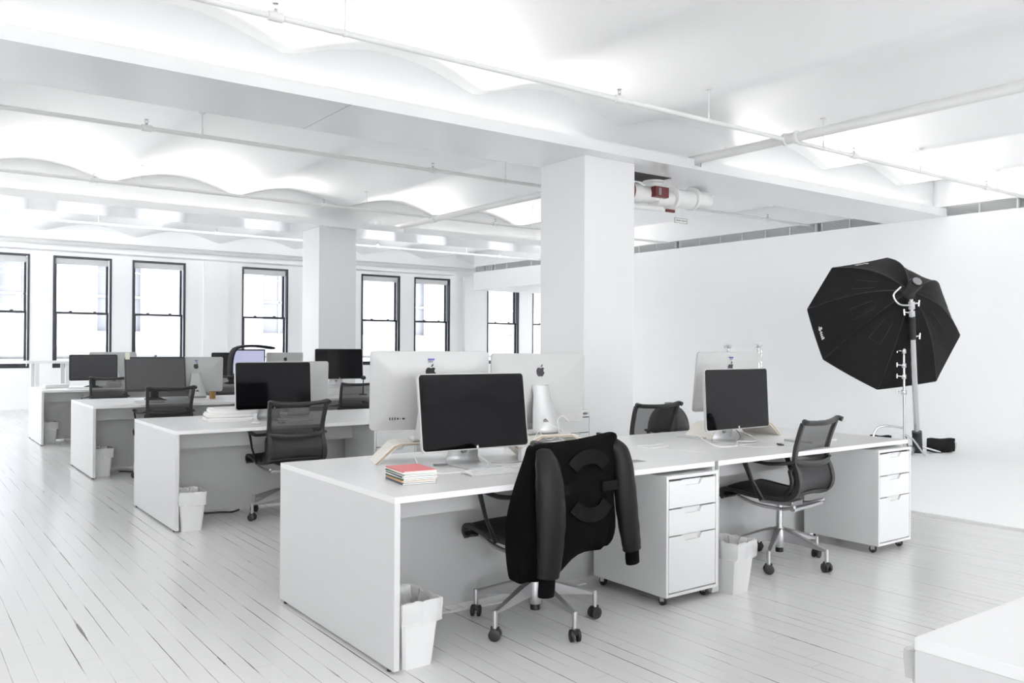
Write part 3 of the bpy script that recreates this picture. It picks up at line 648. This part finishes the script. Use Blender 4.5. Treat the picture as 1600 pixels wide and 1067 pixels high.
display('white back of a computer in the second row, right of the glossy black monitor', (2.95, 7.33, F), RZ, .265, R(2), 'allinone', h_=.42, cat='computer', group=GB, name='all_in_one_computer')
display('dark grey glass monitor tilted in the third row, in front of the far column', (4.72, 10.20, F+.09), R(-4), .29, R(4), 'glass', group=GF)
tM, cM, sM = display('matte grey monitor with a webcam and a yellow note on its top edge, third row', (2.42, 10.0, F), R(-3), .29, R(10), 'matte', w_=.64, h_=.385)
mt = Matrix.Translation((0, 0, .29)) @ Matrix.Rotation(R(-10), 4, 'X')
o = MB().lathe([(.008, -.02), (.013, -.015), (.013, .012), (.006, .02)], (0, -.005, .2), 'Y', 14).build('webcam', 'grey', tM, smooth=True); o.matrix_local = mt
o = box('yellow_note', 'cream', -.31, -.265, -.004, -.0028, .165, .24, tM); o.matrix_local = mt
_, c, _ = display('white computer back with a round stand hole, third row beside the webcam monitor', (2.93, 10.28, F), RZ+R(-4), .27, R(4), 'allinone', w_=.62, h_=.41, cat='computer', group=GB, name='all_in_one_computer'); sticker(c, .27, R(4), 0, .16)
display('black glossy monitor on a black stand at the left end of the farthest row', (2.38, 13.30, F), R(5), .285, R(2), 'matte', w_=.64, h_=.365)
display('white back of a computer behind the leftmost black monitor in the farthest row', (2.72, 13.75, F), RZ, .29, R(2), 'allinone', h_=.42, cat='computer', group=GB, name='all_in_one_computer')
display('dark monitor in the farthest row, its left side showing beside the hooded monitor', (4.42, 13.5, F), R(0), .30, R(2), 'matte', w_=.65, h_=.39)
_, c, _ = display('white back of a computer in the farthest row, right of the hooded monitor', (5.12, 13.1, F), RZ, .30, R(2), 'allinone', w_=.6, h_=.4, cat='computer', group=GB, name='all_in_one_computer')
# hooded monitor
t = thing('hooded_monitor', 'monitor with a bright bluish picture inside a black fabric hood, farthest row', 'monitor', (4.50, 12.98, F))
MB().box(-.26, .26, 0, .035, .16, .55).build('casing', 'black', t, .006); b = MB(); b.box(-.24, .24, -.002, 0, .18, .53); b.build('screen', 'lit', t)
b = MB(); b.box(-.03, .03, .02, .05, .0, .3); b.box(-.12, .12, -.06, .12, 0, .012); b.build('stand', 'black', t)
rows = []
for y in (-.2, -.08, .05):
    k = 0 if y > -.1 else .012
    rows.append([Vector(p) for p in ((-.31-k, y, .05), (-.31-k, y, .25), (-.30, y, .46), (-.25, y, .575), (-.1, y, .60+k), (.1, y, .605), (.3, y, .575+k), (.37, y, .565))])
g = MB(); g.grid(rows); g.build('hood', 'nylon', t, solid=.04, sub=1)

# ------------------------------------------------------------------ risers
def riser(label, loc, rz, ln, dp, h):
    t = thing('monitor_riser', label, 'riser', loc, rz, 'bent plywood monitor risers')
    th = .014; pr_ = [(-ln/2, 0), (-ln/2+.10, h-.012), (-ln/2+.135, h), (ln/2-.135, h), (ln/2-.10, h-.012), (ln/2, 0)]
    inn = [(ln/2-.018, 0), (ln/2-.112, h-.03), (ln/2-.14, h-th), (-ln/2+.14, h-th), (-ln/2+.112, h-.03), (-ln/2+.018, 0)]
    mt = Matrix(((1, 0, 0, 0), (0, 0, 1, -dp/2), (0, 1, 0, 0), (0, 0, 0, 1)))
    MB().prism(pr_+inn, dp, mt).build('shell', 'ply', t, .003)
    b = MB()
    for yy in (-dp/2-.0012, dp/2): b.prism([(x, z) for x, z in [(-ln/2+.003, .001), (-ln/2+.103, h-.014), (-ln/2+.137, h-.003), (ln/2-.137, h-.003), (ln/2-.103, h-.014), (ln/2-.003, .001)]+[(ln/2-.014, .001), (ln/2-.109, h-.026), (ln/2-.139, h-.011), (-ln/2+.139, h-.011), (-ln/2+.109, h-.026), (-ln/2+.014, .001)]], .0012, Matrix(((1, 0, 0, 0), (0, 0, 1, yy), (0, 1, 0, 0), (0, 0, 0, 1))))
    b.build('edge', 'plyedge', t)
    return t
riser('bent plywood riser with white face on the front desk, left of the large monitor', (2.50, 3.97, F), R(-20), .86, .24, .11)
riser('plywood riser holding the corded computer near the column', (3.29, 4.10, F), R(-8), .5, .24, .09)
riser('pale folded plywood riser under the computer at the right front desk', (4.83, 3.93, F), R(0), .66, .32, .10)

# ------------------------------------------------------------------ small things on the desks
def booklet_stack(x, y, z, rz, items, w_, d_, name, cat, group, lab):
    for i, (m, th, dx, dy, dr, nm) in enumerate(items):
        t = thing(name, lab % nm, cat, (x+dx, y+dy, z), rz+R(dr), group)
        MB().box(-w_/2, w_/2, -d_/2, d_/2, 0, th*.18).box(-w_/2, w_/2, -d_/2, d_/2, th*.82, th).box(-w_/2, -w_/2+.0012, -d_/2, d_/2, th*.18, th*.82).build('cover', m, t)
        MB().box(-w_/2+.0013, w_/2-.002, -d_/2+.001, d_/2-.001, th*.19, th*.81).build('pages', 'paper', t)
        z += th+.0002
bk = [('navy', .0075, 0, 0, 0, 'lowest, dark blue'), ('grey', .005, .002, 0, 1, 'second lowest, grey'), ('orange', .0045, -.001, .001, -1, 'orange'), ('green', .008, .001, 0, 1, 'dark green'), ('paper', .006, .003, .001, 2, 'thick white, above the dark green one'),
      ('navy', .005, 0, 0, -1, 'thin dark, third from the top group'), ('paper', .005, .004, .002, 1, 'thin white, middle of upper half'), ('green', .005, .002, 0, 3, 'thin green, in the upper half'), ('paper', .006, .003, .002, 0, 'white, just beneath the red one'), ('redc', .0055, .004, .004, 2, 'topmost, faded red')]
booklet_stack(1.957, 3.45, F, R(-8), bk, .165, .22, 'booklet', 'booklet', 'stack of booklets at the left of the front desk', 'booklet in the stack on the front desk: %s')
mg = [('paper', .006, -.04, -.02, 6, 'wide sheet at the bottom sticking out to the left'), ('paper', .007, 0, -.02, 2, 'second from the bottom'), ('paper', .016, .0, 0, -3, 'thick, third from the bottom'), ('grey', .005, .01, .01, 1, 'thin grey, in the middle'), ('paper', .02, .01, .0, -2, 'thick white, fourth from the top'), ('paper', .012, .03, .02, 2, 'third from the top'), ('paper', .022, .04, .02, -4, 'second from the top'), ('paper', .01, .07, .04, 5, 'topmost and smallest tilt')]
booklet_stack(2.27, 7.06, F, R(-6), mg, .36, .25, 'magazine', 'magazine', 'stack of magazines on the second row', 'magazine in the second row stack: %s')

def keyboard(label, loc, rz):
    t = thing('keyboard', label, 'keyboard', loc, rz, 'slim white keyboards')
    mt = Matrix.Translation((0, 0, .006)) @ Matrix.Rotation(R(4), 4, 'X')
    MB().box(-.14, .14, -.057, .057, -.002, .003, mt).build('plate', 'alum', t, .002)
    MB().lathe([(.008, -.14), (.008, .14)], (0, .05, .004), 'X', 12, mt).build('battery_tube', 'alum', t, smooth=True)
    b = MB()
    for r_ in range(5):
        for c_ in range(14):
            x = -.132+c_*.0189; y = -.05+r_*.019
            if r_ == 0 and 4 <= c_ <= 8:
                if c_ == 4: b.box(x, x+.0189*5-.003, y, y+.016, .003, .005, mt)
                continue
            b.box(x, x+.0159, y, y+.016, .003, .005, mt)
    b.build('keys', 'key', t); return t
kb = keyboard('slim white keyboard on the front desk in front of the large black monitor', (2.40, 3.42, F), R(-3))
dup(kb, (2.72, 6.72, F), R(0), 'slim white keyboard on the second row seen through the chair mesh')
dup(kb, (2.27, 9.62, F), R(2), 'slim white keyboard on the third row, left of the chair')
dup(kb, (2.15, 13.02, F), R(0), 'slim white keyboard at the left end of the farthest row')
def mouse(label, loc, rz):
    t = thing('mouse', label, 'mouse', loc, rz, 'white computer mice'); rows = []
    for k in range(7):
        a = k/6*PI/2; s_ = math.cos(a); rows.append([Vector((math.cos(q)*.03*s_, math.sin(q)*.055*s_, .004+.018*math.sin(a))) for q in [2*PI*j/18 for j in range(18)]])
    g = MB(); g.grid(rows, True); g.add([Vector((p.x, p.y, .001)) for p in rows[0]], [tuple(range(17, -1, -1))]); g.build('shell', 'white', t, smooth=True)
    MB().lathe([(.028, .0), (.028, .004)], n=18).build('base', 'grey', t).scale = (1, 1.8, 1); return t
ms = mouse('white mouse on the second row between the magazines and the chair', (2.36, 6.62, F), R(5))
dup(ms, (2.55, 6.58, F), R(-30), 'white mouse on the second row close to the chair back')
def card(name, label, cat, loc, rz, w_, d_, h_, m, bev=.0):
    o = box(name, m, -w_/2, w_/2, -d_/2, d_/2, 0, h_, None, bev); o.location = loc; o.rotation_euler = (0, 0, rz); return tag(o, label, cat)
# cable port plate set into the front desk
t = thing('cable_port', 'grey metal cable port set flush into the front desk right of the jacket', 'cable port', (3.27, 3.35, F), R(-3))
box('plate', 'grey', -.075, .075, -.04, .04, 0, .0015, t); box('lid', 'grey', -.045, .03, -.018, .018, .0015, .003, t)
# small joint plate on the front edge between both desks
card('joint_clip', 'small clear clip bridging the joint between the two front desks', 'clip', (3.667, 3.094, F-.045), 0, .018, .006, .046, 'grey')
# white power adapter box and a phone
t = thing('power_adapter', 'white power adapter brick standing among cables behind the front keyboard', 'adapter', (2.83, 3.69, F), R(-12)); box('brick', 'white', -.06, .06, -.02, .02, .0, .075, t, .006); MB().tube([(.06, 0, .02), (.09, 0, .012)], .005, 8).build('plug', 'grey', t)
card('cable_adapter', 'small grey adapter lying left of the foot of the front monitor', 'adapter', (2.33, 3.80, F), R(80), .025, .07, .008, 'grey', .002)
card('phone', 'black phone lying on the right front desk left of the chair back', 'phone', (4.62, 3.38, F), R(-40), .03, .075, .008, 'black', .002)
card('laptop', 'closed pale laptop on the right front desk behind the chair back', 'laptop', (5.0, 3.42, F), R(3), .3, .21, .014, 'alum', .003)
card('tablet', 'pale tablet beside the plywood riser at the right front desk', 'tablet', (4.52, 4.0, F), R(15), .17, .2, .01, 'alum', .002)
o = MB().lathe([(.028, 0), (.033, .005), (.036, .085), (.033, .085), (.03, .01)], n=18).build('tea_glass', 'tea', smooth=True); o.location = (3.02, 9.92, F); tag(o, 'amber drinking glass on the third row under the white computer back', 'glass')
card('paper_sheets', 'loose white papers on the third row left of the keyboard', 'paper', (2.02, 9.55, F), R(12), .21, .28, .004, 'paper')
card('paper_sheets', 'loose white papers at the left end of the farthest row', 'paper', (1.86, 12.95, F), R(-8), .21, .28, .004, 'paper')
card('document_tray', 'white low tray on the farthest row behind the papers', 'tray', (1.92, 13.45, F), R(4), .3, .2, .05, 'white', .006)
card('storage_box', 'white small box on the farthest row right of the black monitor stand', 'box', (2.62, 13.2, F), R(4), .16, .14, .07, 'white', .006)
card('storage_box', 'white box on the third row under the tilted grey monitor', 'box', (4.62, 10.05, F), R(0), .6, .26, .088, 'white', .006)
card('camera_body', 'black small camera gear lying on the third row beside the white box', 'camera', (4.2, 9.85, F), R(10), .14, .09, .05, 'black', .01)
t = thing('desk_webcam', 'small black camera on a post above the third row chair, beside the tilted grey monitor', 'camera', (4.84, 9.75, F)); MB().lathe([(.05, 0), (.05, .01), (.008, .015), (.006, .2)], n=14).build('post', 'black', t, smooth=True); MB().lathe([(.015, -.03), (.026, -.022), (.026, .02), (.015, .026)], (0, 0, .215), 'Y', 14).build('head', 'black', t, smooth=True)
# far left white table
t = thing('side_table', 'tall white side table in front of the second window from the left', 'table', (2.45, 16.2, 0))
box('tabletop', 'lam', -.62, .62, -.3, .3, 1.02, 1.06, t, .003)
for sx in (-.45, .0, .45):
    for sy in (-.25, .25): box('leg', 'lam', sx-.03, sx+.03, sy-.03, sy+.03, 0, 1.02, t)
# light stand heads etc. behind the right front desk
def light_stand(label, x, y, h, arms):
    t = thing('light_stand', label, 'stand', (x, y, .018), 0, 'chrome light stands behind the right front desk')
    MB().tube([(0, 0, .1), (0, 0, h-.12)], .0125, 12).build('pole', 'chrome', t, smooth=True)
    for k in range(3):
        a = k*2*PI/3+.4; MB().tube([(0, 0, .3), (math.cos(a)*.12, math.sin(a)*.12, .22), (math.cos(a)*.4, math.sin(a)*.4, .012)], .01, 8).build('leg', 'chrome', t, smooth=True)
    b = MB(); b.lathe([(.018, h-.13), (.024, h-.12), (.024, h-.09), (.012, h-.08), (.012, h-.04), (.03, h-.03), (.034, h-.01), (.02, h)], n=12); b.tube([(-.045, 0, h-.02), (.03, 0, h-.03)], .01, 8); b.tube([(-.055, 0, h-.02), (-.04, 0, h-.02)], .017, 8); b.build('grip_head', 'chrome', t, smooth=True)
    for z in arms: b = MB(); b.tube([(0, 0, z), (.05, 0, z+.008)], .008, 8); b.tube([(.045, -.0, z-.02), (.047, 0, z+.035)], .007, 8); b.lathe([(.02, z-.02), (.02, z+.02)], n=12); b.build('clamp', 'chrome', t, smooth=True)
light_stand('chrome light stand whose top shows above the middle of the right white computer back', 6.95, 5.72, 1.36, [1.24])
light_stand('chrome light stand with several clamps, right of the other one above the black monitor', 7.15, 5.5, 1.37, [1.27, 1.16, 1.08])

# ------------------------------------------------------------------ cords
def cord(name, label, pts, r=.0022, m='cord', z=None, cat='cable'):
    if z is not None: pts = [(p[0], p[1], z+(p[2] if len(p) > 2 else r)) for p in pts]
    o = MB().tube(smooth_path(pts, 7), r, 7).build(name, m, smooth=True); return tag(o, label, cat)
cord('monitor_cable', 'thick white cable looping down in front of the front monitor foot', [(2.15, 3.75, .06), (2.12, 3.64, .03), (2.17, 3.56), (2.33, 3.53), (2.44, 3.545, .006), (2.49, 3.6, .03), (2.475, 3.66, .055)], .0032, 'cord', F)
cord('charging_cable', 'thin white cable lying loosely in loops on the right front desk', [(4.25, 3.95), (4.05, 3.86), (3.92, 3.83), (3.82, 3.86), (3.78, 3.80), (3.82, 3.72), (3.9, 3.72), (3.98, 3.75), (3.9, 3.69), (3.86, 3.58), (3.88, 3.45), (3.91, 3.39)], .0018, 'cord', F)
cord('charging_cable', 'thin white cable curving across the right front desk towards the chair back', [(4.4, 3.62), (4.36, 3.48), (4.4, 3.38), (4.5, 3.34), (4.65, 3.33), (4.8, 3.36)], .0018, 'cord', F)
cord('monitor_cable', 'white cable coiled around the foot of the right front monitor', [(4.2, 3.7, .06), (4.17, 3.6, .03), (4.2, 3.52), (4.34, 3.5), (4.42, 3.56, .02), (4.5, 3.5, .02), (4.6, 3.56, .03), (4.6, 3.66, .06)], .003, 'cord', F)
cord('black_cable', 'thin black cable behind the foot of the right front monitor', [(4.45, 3.8), (4.55, 3.68), (4.62, 3.7, .03), (4.68, 3.78, .06)], .0025, 'black', F)
cord('white_cord', 'white cord crossing diagonally over the stand of the computer near the column', [(3.51, 3.72, .01), (3.39, 3.85, .06), (3.27, 4.03, .14), (3.22, 4.05, .15), (3.09, 3.98, .08), (2.99, 3.9, .01)], .0022, 'cord', F)
cord('white_cord', 'looped white cord hanging on the stand of the computer near the column', [(3.25, 4.03, .16), (3.19, 4.02, .2), (3.16, 4.02, .13), (3.19, 4.02, .08), (3.25, 4.02, .06), (3.31, 4.02, .1), (3.30, 4.02, .17), (3.34, 4.02, .2), (3.39, 4.02, .16)], .0022, 'cord', F)
cord('grey_cable', 'tangle of thin grey cables behind the front keyboard', [(2.6, 3.72), (2.7, 3.66), (2.78, 3.6, .02), (2.9, 3.6, .03), (2.96, 3.62), (3.02, 3.62)], .0022, 'grey', F)
cord('white_cord', 'white cord lying between the front keyboard and the adapter brick', [(2.5, 3.52), (2.62, 3.54), (2.75, 3.56), (2.86, 3.62, .01), (2.98, 3.64)], .003, 'cord', F)
cord('floor_cable', 'black power cord on the floor at the third row between bin and chair', [(2.0, 9.72), (2.15, 9.60), (2.3, 9.62), (2.42, 9.66, .03), (2.5, 9.8, .12), (2.52, 9.85, .3), (2.5, 9.88, .5)], .006, 'black', 0)
cord('floor_cable', 'white power cord along the floor under the front desk', [(1.95, 3.68), (2.4, 3.66), (2.9, 3.64), (3.22, 3.66)], .006, 'cord', 0)
cord('floor_cable', 'dark power cord on the floor beneath the second row desk', [(2.05, 6.93), (2.18, 6.9), (2.25, 6.86), (2.33, 6.93)], .007, 'black', 0)
cord('floor_cable', 'white power cord on the floor under the farthest row', [(2.0, 13.26), (2.3, 13.24), (2.7, 13.26)], .012, 'cord', 0)

# ------------------------------------------------------------------ jacket on the front chair
t = thing('jacket', 'black varsity jacket with leather sleeves hung over the back of the front chair', 'jacket', (2.565, 3.29, 0), R(0))
rnd = random.Random(11); n = 44; rows = []
def jr(z, cx_, cy_, wx, wy, fold): 
    row = []
    for j in range(n):
        a = 2*PI*j/n; c_, s_ = math.cos(a), math.sin(a); e_ = .62
        x = abs(c_)**e_*(1 if c_ > 0 else -1)*wx; y = abs(s_)**e_*(1 if s_ > 0 else -1)*wy
        f = 1+fold*(.55*math.sin(a*7+z*9)+.45*math.sin(a*11-z*14+1)); row.append(Vector((cx_+x*(1+.12*(f-1)), cy_+y*f, z+.0*f)))
    return row
# (z, centre x, centre y, half width x, half depth y)
prof = [(.395, -.05, -.245, .262, .10, .22), (.42, -.05, -.25, .275, .118, .25), (.50, -.05, -.25, .285, .125, .22), (.58, -.045, -.245, .285, .12, .18), (.66, -.03, -.245, .278, .105, .13), (.74, -.015, -.25, .268, .095, .09), (.82, -.005, -.262, .262, .082, .06), (.88, 0, -.272, .258, .066, .03), (.915, 0, -.282, .262, .06, .02), (.937, 0, -.286, .248, .04, .0), (.94, 0, -.287, .17, .012, .0)]
for z, cx_, cy_, wx, wy, fo in prof: rows.append(jr(z, cx_, cy_, wx, wy, fo))
for row in rows:                                   # collar line sags in the middle, hem lower on the left
    for p in row:
        k = (p.z-.7)/.24
        if k > 0: p.z -= .022*k*(1-min(1, abs(p.x)/.25)**2); p.z += .016*k*(p.x/.25)
        if p.z < .5: p.z += -.055*min(1, max(0, -p.x-.05)/.06)-.03*max(0, -p.x-.1)/.2+(.02 if p.x > .0 else 0)
g = MB(); g.grid(rows, True); g.add(rows[-1], [tuple(range(n))]); jb = g.build('body', 'wool', t, sub=1)
def sleeve(pts, rad, flat, upv, name, m, par, wr=.05):
    sp_ = smooth_path(pts, 5); k = len(sp_); rs = []
    for i in range(k):
        f = i/(k-1)*(len(rad)-1); a = int(min(f, len(rad)-2)); rs.append((rad[a]*(1-(f-a))+rad[a+1]*(f-a))*(1+wr*math.sin(i*1.9)*.6))
    g = MB(); g.tube(sp_, rs, 16, flat=flat, upv=upv); return g.build(name, m, par, sub=1)
s1 = sleeve([(-.215, -.33, .895), (-.225, -.375, .82), (-.225, -.395, .68), (-.225, -.40, .54), (-.235, -.40, .40), (-.24, -.395, .345)], [.035, .062, .075, .078, .07, .062, .058], .6, (1, 0, 0), 'sleeve', 'leather', t)
sleeve([(-.24, -.395, .36), (-.243, -.392, .30), (-.245, -.39, .262)], [.042, .044, .042], .6, (1, 0, 0), 'cuff', 'wool', s1, 0)
s2 = sleeve([(.22, -.30, .90), (.262, -.32, .84), (.275, -.335, .70), (.285, -.345, .56), (.305, -.35, .43), (.312, -.35, .385)], [.03, .052, .06, .062, .058, .052, .05], .75, (1, 0, 0), 'sleeve', 'leather', t)
sleeve([(.312, -.35, .40), (.316, -.348, .35), (.32, -.347, .318)], [.038, .04, .038], .7, (1, 0, 0), 'cuff', 'wool', s2, 0)
# tonal felt lettering bands on the back
def backy(z): 
    pz = [(q[0], q[2]-q[4]) for q in prof]
    for (a, ya), (b_, yb) in zip(pz, pz[1:]):
        if a <= z <= b_: return ya+(yb-ya)*(z-a)/(b_-a)
    return pz[-1][1]
def arcband(r0, r1, a0, a1, cx_, cz_, nm):
    rows = [[], []]
    for k in range(17):
        a = R(a0+(a1-a0)*k/16)
        for q, rr_ in enumerate((r0, r1)): x = cx_+rr_*math.cos(a); z = cz_+rr_*math.sin(a); rows[q].append(Vector((x, backy(z)-.012-.01*(1-min(1, abs(x-.02)/.25)), z)))
    g = MB(); g.grid(rows); return g.build(nm, 'patch', jb, solid=.004)
arcband(.10, .165, 40, 140, .03, .72, 'patch'); arcband(.10, .165, 220, 320, .03, .72, 'patch')
MB().box(.11, .205, backy(.7)-.016, backy(.7)-.01, .685, .73).build('patch', 'patch', jb); MB().box(-.15, -.09, backy(.7)-.016, backy(.7)-.01, .685, .73).build('patch', 'patch', jb)

# black domed bag hung over the rear chair
t = thing('domed_bag', 'black ribbed fabric dome hung over the back of the chair behind the right front desk', 'bag', (5.12, 4.82, .68)); rows = []
for k in range(9):
    a = PI/2*k/8; rr_ = (.185*math.cos(a)**.8); rows.append([Vector((rr_*math.cos(q)*(1+.02*math.cos(6*q)), rr_*.75*math.sin(q)*(1+.02*math.cos(6*q)), .2*math.sin(a))) for q in [2*PI*j/24 for j in range(24)]])
g = MB(); g.grid(rows, True); g.build('shell', 'nylon2', t, solid=.004, smooth=True)
b = MB()
for k in range(6):
    q = 2*PI*k/6+.3; b.tube([(rr_*0+(.189*math.cos(a)**.8)*math.cos(q)*1.0, (.142*math.cos(a)**.8)*math.sin(q), .203*math.sin(a)) for a in [PI/2*i/8 for i in range(9)]], .003, 6)
b.build('seams', 'black', t, smooth=True)
b = MB(); b.box(-.035, .02, -.012, .012, .19, .225); b.tube([(.02, 0, .2), (.03, 0, .225)], .008, 8); b.build('clamp', 'grey', t, .003)

# ------------------------------------------------------------------ octagonal softbox on its stand
SX, SY = 10.62, 5.72
t = thing('softbox', 'large black octagonal softbox seen from behind on a chrome stand against the white wall', 'softbox', (0, 0, 0))
C0 = Vector((10.32, 5.95, 1.74)); 
rim = [Vector(p) for p in ((9.54, 6.52, 1.91), (9.79, 6.33, 2.44), (10.35, 5.92, 2.57), (10.9, 5.52, 2.23), (11.11, 5.36, 1.58), (10.87, 5.54, 1.0), (10.27, 5.99, .89), (9.71, 6.4, 1.27))]
view = Vector((math.sin(yaw+R(23.7)), math.cos(yaw+R(23.7)), 0)); apex = Vector((10.55, 5.77, 2.08))-view*.55
ctr = sum(rim, Vector())/8; nrm = (ctr-apex).normalized()
rim = [p-nrm*((p-ctr).dot(nrm))*.0+nrm*.1 for p in rim]
hubc = apex+nrm*.02; rows = []; K = 8
ax1 = nrm.orthogonal().normalized(); ax2 = nrm.cross(ax1)
for k in range(K+1):
    u = k/K; row = []
    for i in range(8):
        a_, b_ = rim[i], rim[(i+1) % 8]
        for j in range(6):
            e = a_.lerp(b_, j/6); d = e-hubc; ch_ = 4*(j/6)*(1-j/6)
            # ribs bow outward (towards the camera), panels sag between them
            bow = math.sin(PI*u)*.13; sag = .05*ch_*math.sin(PI*min(1, u*.9))
            p = hubc+d*(.05+.95*u)-nrm*bow+nrm*sag
            row.append(p)
    rows.append(row)
g = MB(); g.grid(rows, True); g.build('shell', 'nylon', t, smooth=False, solid=.006)
b = MB()
for i in range(8):
    b.tube([rows[k][i*6]-nrm*.006 for k in range(K+1)], .006, 6)
b.build('seams', 'black', t, smooth=True)
b = MB(); rimr = rows[-1]
for i in range(0, 48): b.tube([rimr[i]+nrm*.01, rimr[(i+1) % 48]+nrm*.01], .012, 6)
b.build('front_lip', 'nylon', t)
g = MB(); g.grid([[p+nrm*.03 for p in rimr], [ctr+nrm*.14+(p-ctr)*.01 for p in rimr]], True); g.build('diffuser', 'blind', t)
def flap(i, j0, j1, k0, k1, nm='vent_flap'):
    b = MB(); pts = [rows[k0][i*6+j0], rows[k1][i*6+j0], rows[k1][(i*6+j1) % 48], rows[k0][(i*6+j1) % 48]]
    b.tube([p-nrm*.012 for p in pts], .004, 5); return b.build(nm, 'nylon2', t)
for i in (0, 2, 4, 6, 7): flap(i, 2, 4, 3, 5)
def maker_mark(i, jf, kf):
    e = rows[kf][(i*6+jf) % 48]; e2 = rows[kf][(i*6+jf+1) % 48]; inn = rows[kf-1][(i*6+jf) % 48]
    dx = (e2-e).normalized(); dz = (inn-e).normalized(); b = MB(); o_ = e-nrm*.014+dz*.05
    for (x0, x1, z0, z1) in ((0, .02, 0, .04), (.028, .045, 0, .03), (.052, .07, 0, .03), (.078, .095, 0, .035), (.1, .17, .01, .024), (.12, .15, .0, .05)):
        b.add([o_+dx*x0+dz*z0, o_+dx*x1+dz*z0, o_+dx*x1+dz*z1, o_+dx*x0+dz*z1], [(0, 1, 2, 3)])
    b.build('maker_mark', 'white', t, solid=.002)
maker_mark(7, 2, 8); maker_mark(1, 2, 8); maker_mark(3, 3, 8)
mh = Matrix.Translation(apex) @ nrm.to_track_quat('Z', 'Y').to_matrix().to_4x4()
MB().lathe([(.02, -.02), (.075, -.015), (.085, .02), (.07, .16), (.1, .2)], (0, 0, -.12), 'Z', 20, mh).build('flash_head', 'black', t, smooth=True)
MB().lathe([(.03, 0), (.055, .004), (.055, .014), (.03, .018)], (0, 0, -.16), 'Z', 16, mh).build('head_dial', 'grey', t, smooth=True)
MB().tube(smooth_path([(apex.x-.12, apex.y+.06, apex.z+.02), (apex.x-.2, apex.y+.11, apex.z-.08), (apex.x-.14, apex.y+.07, apex.z-.19), (apex.x-.02, apex.y, apex.z-.2)]), .013, 8).build('yoke', 'chrome', t, smooth=True)
# stand
hx, hy, hz = apex.x, apex.y, apex.z-.12
t = thing('softbox_stand', 'tall chrome stand with black sleeve carrying the octagonal softbox', 'stand', (SX, SY, .018))
def rel(p): return Vector(p)-Vector((SX, SY, .018))
top = rel((hx, hy, hz)); bot = Vector((.02, -.01, .02)); dr = (top-bot).normalized()
def on(z): return bot+dr*((z-bot.z)/dr.z)
MB().tube([bot, on(1.45)], .034, 14).build('pole', 'chrome', t, smooth=True)
MB().tube([on(1.45), on(1.72)], .04, 14).build('black_section', 'black', t, smooth=True)
b = MB(); b.tube([on(1.70), top], .026, 12); b.tube([on(1.73), on(1.8)], .042, 12); b.tube([on(1.82), top-dr*.03], .045, 12)
for z, s_ in ((1.77, -1), (1.88, 1)): q = on(z); b.tube([q, q+Vector((.075*s_, -.05*s_, .01))], .012, 8); b.tube([q+Vector((.075*s_, -.05*s_, -.03)), q+Vector((.08*s_, -.055*s_, .045))], .014, 8)
b.build('clamp', 'chrome', t, smooth=True)
b = MB(); q = on(1.48); b.tube([q, q+Vector((.075, -.05, .01))], .012, 8); b.tube([q+Vector((.07, -.047, -.03)), q+Vector((.075, -.05, .045))], .014, 8); b.build('tightening_knob', 'chrome', t, smooth=True)
MB().tube([on(.0), on(.28)], .06, 16).build('sleeve', 'win', t, smooth=True)
for k in range(3):
    a = R(200+120*k); MB().tube([(0, 0, .1), (math.cos(a)*.3, math.sin(a)*.3, .014)], .014, 8).build('leg', 'chrome', t, smooth=True)
t = thing('boom_stand', 'thin chrome stand standing just left of the softbox stand', 'stand', (10.34, 5.72, .018))
MB().tube([(0, 0, .02), (-.02, .0, 1.25)], .016, 10).build('lower_pole', 'chrome', t, smooth=True)
MB().tube([(-.02, 0, 1.25), (-.03, 0, 1.5)], .012, 10).build('upper_pole', 'chrome', t, smooth=True)
for z in (.78, .98, 1.12, 1.3): b = MB(); b.lathe([(.026, z-.03), (.03, z-.025), (.03, z+.025), (.026, z+.03)], (-.02*z/1.2, 0, 0), 'Z', 12); b.tube([(-.02, 0, z), (-.09, .05, z+.01)], .01, 8); b.tube([(-.09, .05, z-.02), (-.09, .05, z+.035)], .01, 8); b.build('clamp', 'chrome', t, smooth=True)
MB().tube(smooth_path([(0, 0, .33), (-.2, .12, .36), (-.3, .2, .32), (-.34, .22, .2), (-.34, .22, .012)]), .014, 8).build('leg', 'chrome', t, smooth=True)
for a in (20, 265): a = R(a); MB().tube([(0, 0, .25), (math.cos(a)*.12, math.sin(a)*.12, .2), (math.cos(a)*.28, math.sin(a)*.28, .014)], .012, 8).build('leg', 'chrome', t, smooth=True)
def sandbag(label, loc, rz, w_, h_):
    t = thing('sandbag', label, 'sandbag', loc, rz, 'black sandbags on the stand feet'); rows = []
    for k in range(9):
        u = -1+k/4; x = u*w_/2; e = max(.15, (1-abs(u)**3.5)); rows.append([Vector((x, math.cos(q)*.07*e, h_/2+math.sin(q)*h_/2*(1-.12*math.cos(u*3)*(1 if math.sin(q) > 0 else 0))*(.8+.2*e))) for q in [2*PI*j/14 for j in range(14)]])
    g = MB(); g.grid(rows, True); g.add(rows[0], [tuple(range(13, -1, -1))]); g.add(rows[-1], [tuple(range(14))]); g.build('pouch', 'nylon', t, smooth=True)
    MB().tube(smooth_path([(w_/2-.03, 0, h_*.8), (w_/2+.01, -.02, h_*.6), (w_/2+.0, -.02, h_*.25)]), .008, 6).build('strap', 'white', t); return t
sandbag('black sandbag right of the softbox stand sleeve', (10.93, 5.56, .018), R(-36), .36, .19)
sandbag('black sandbag left of the softbox stand, behind the desk end', (10.36, 6.05, .018), R(-50), .26, .22)
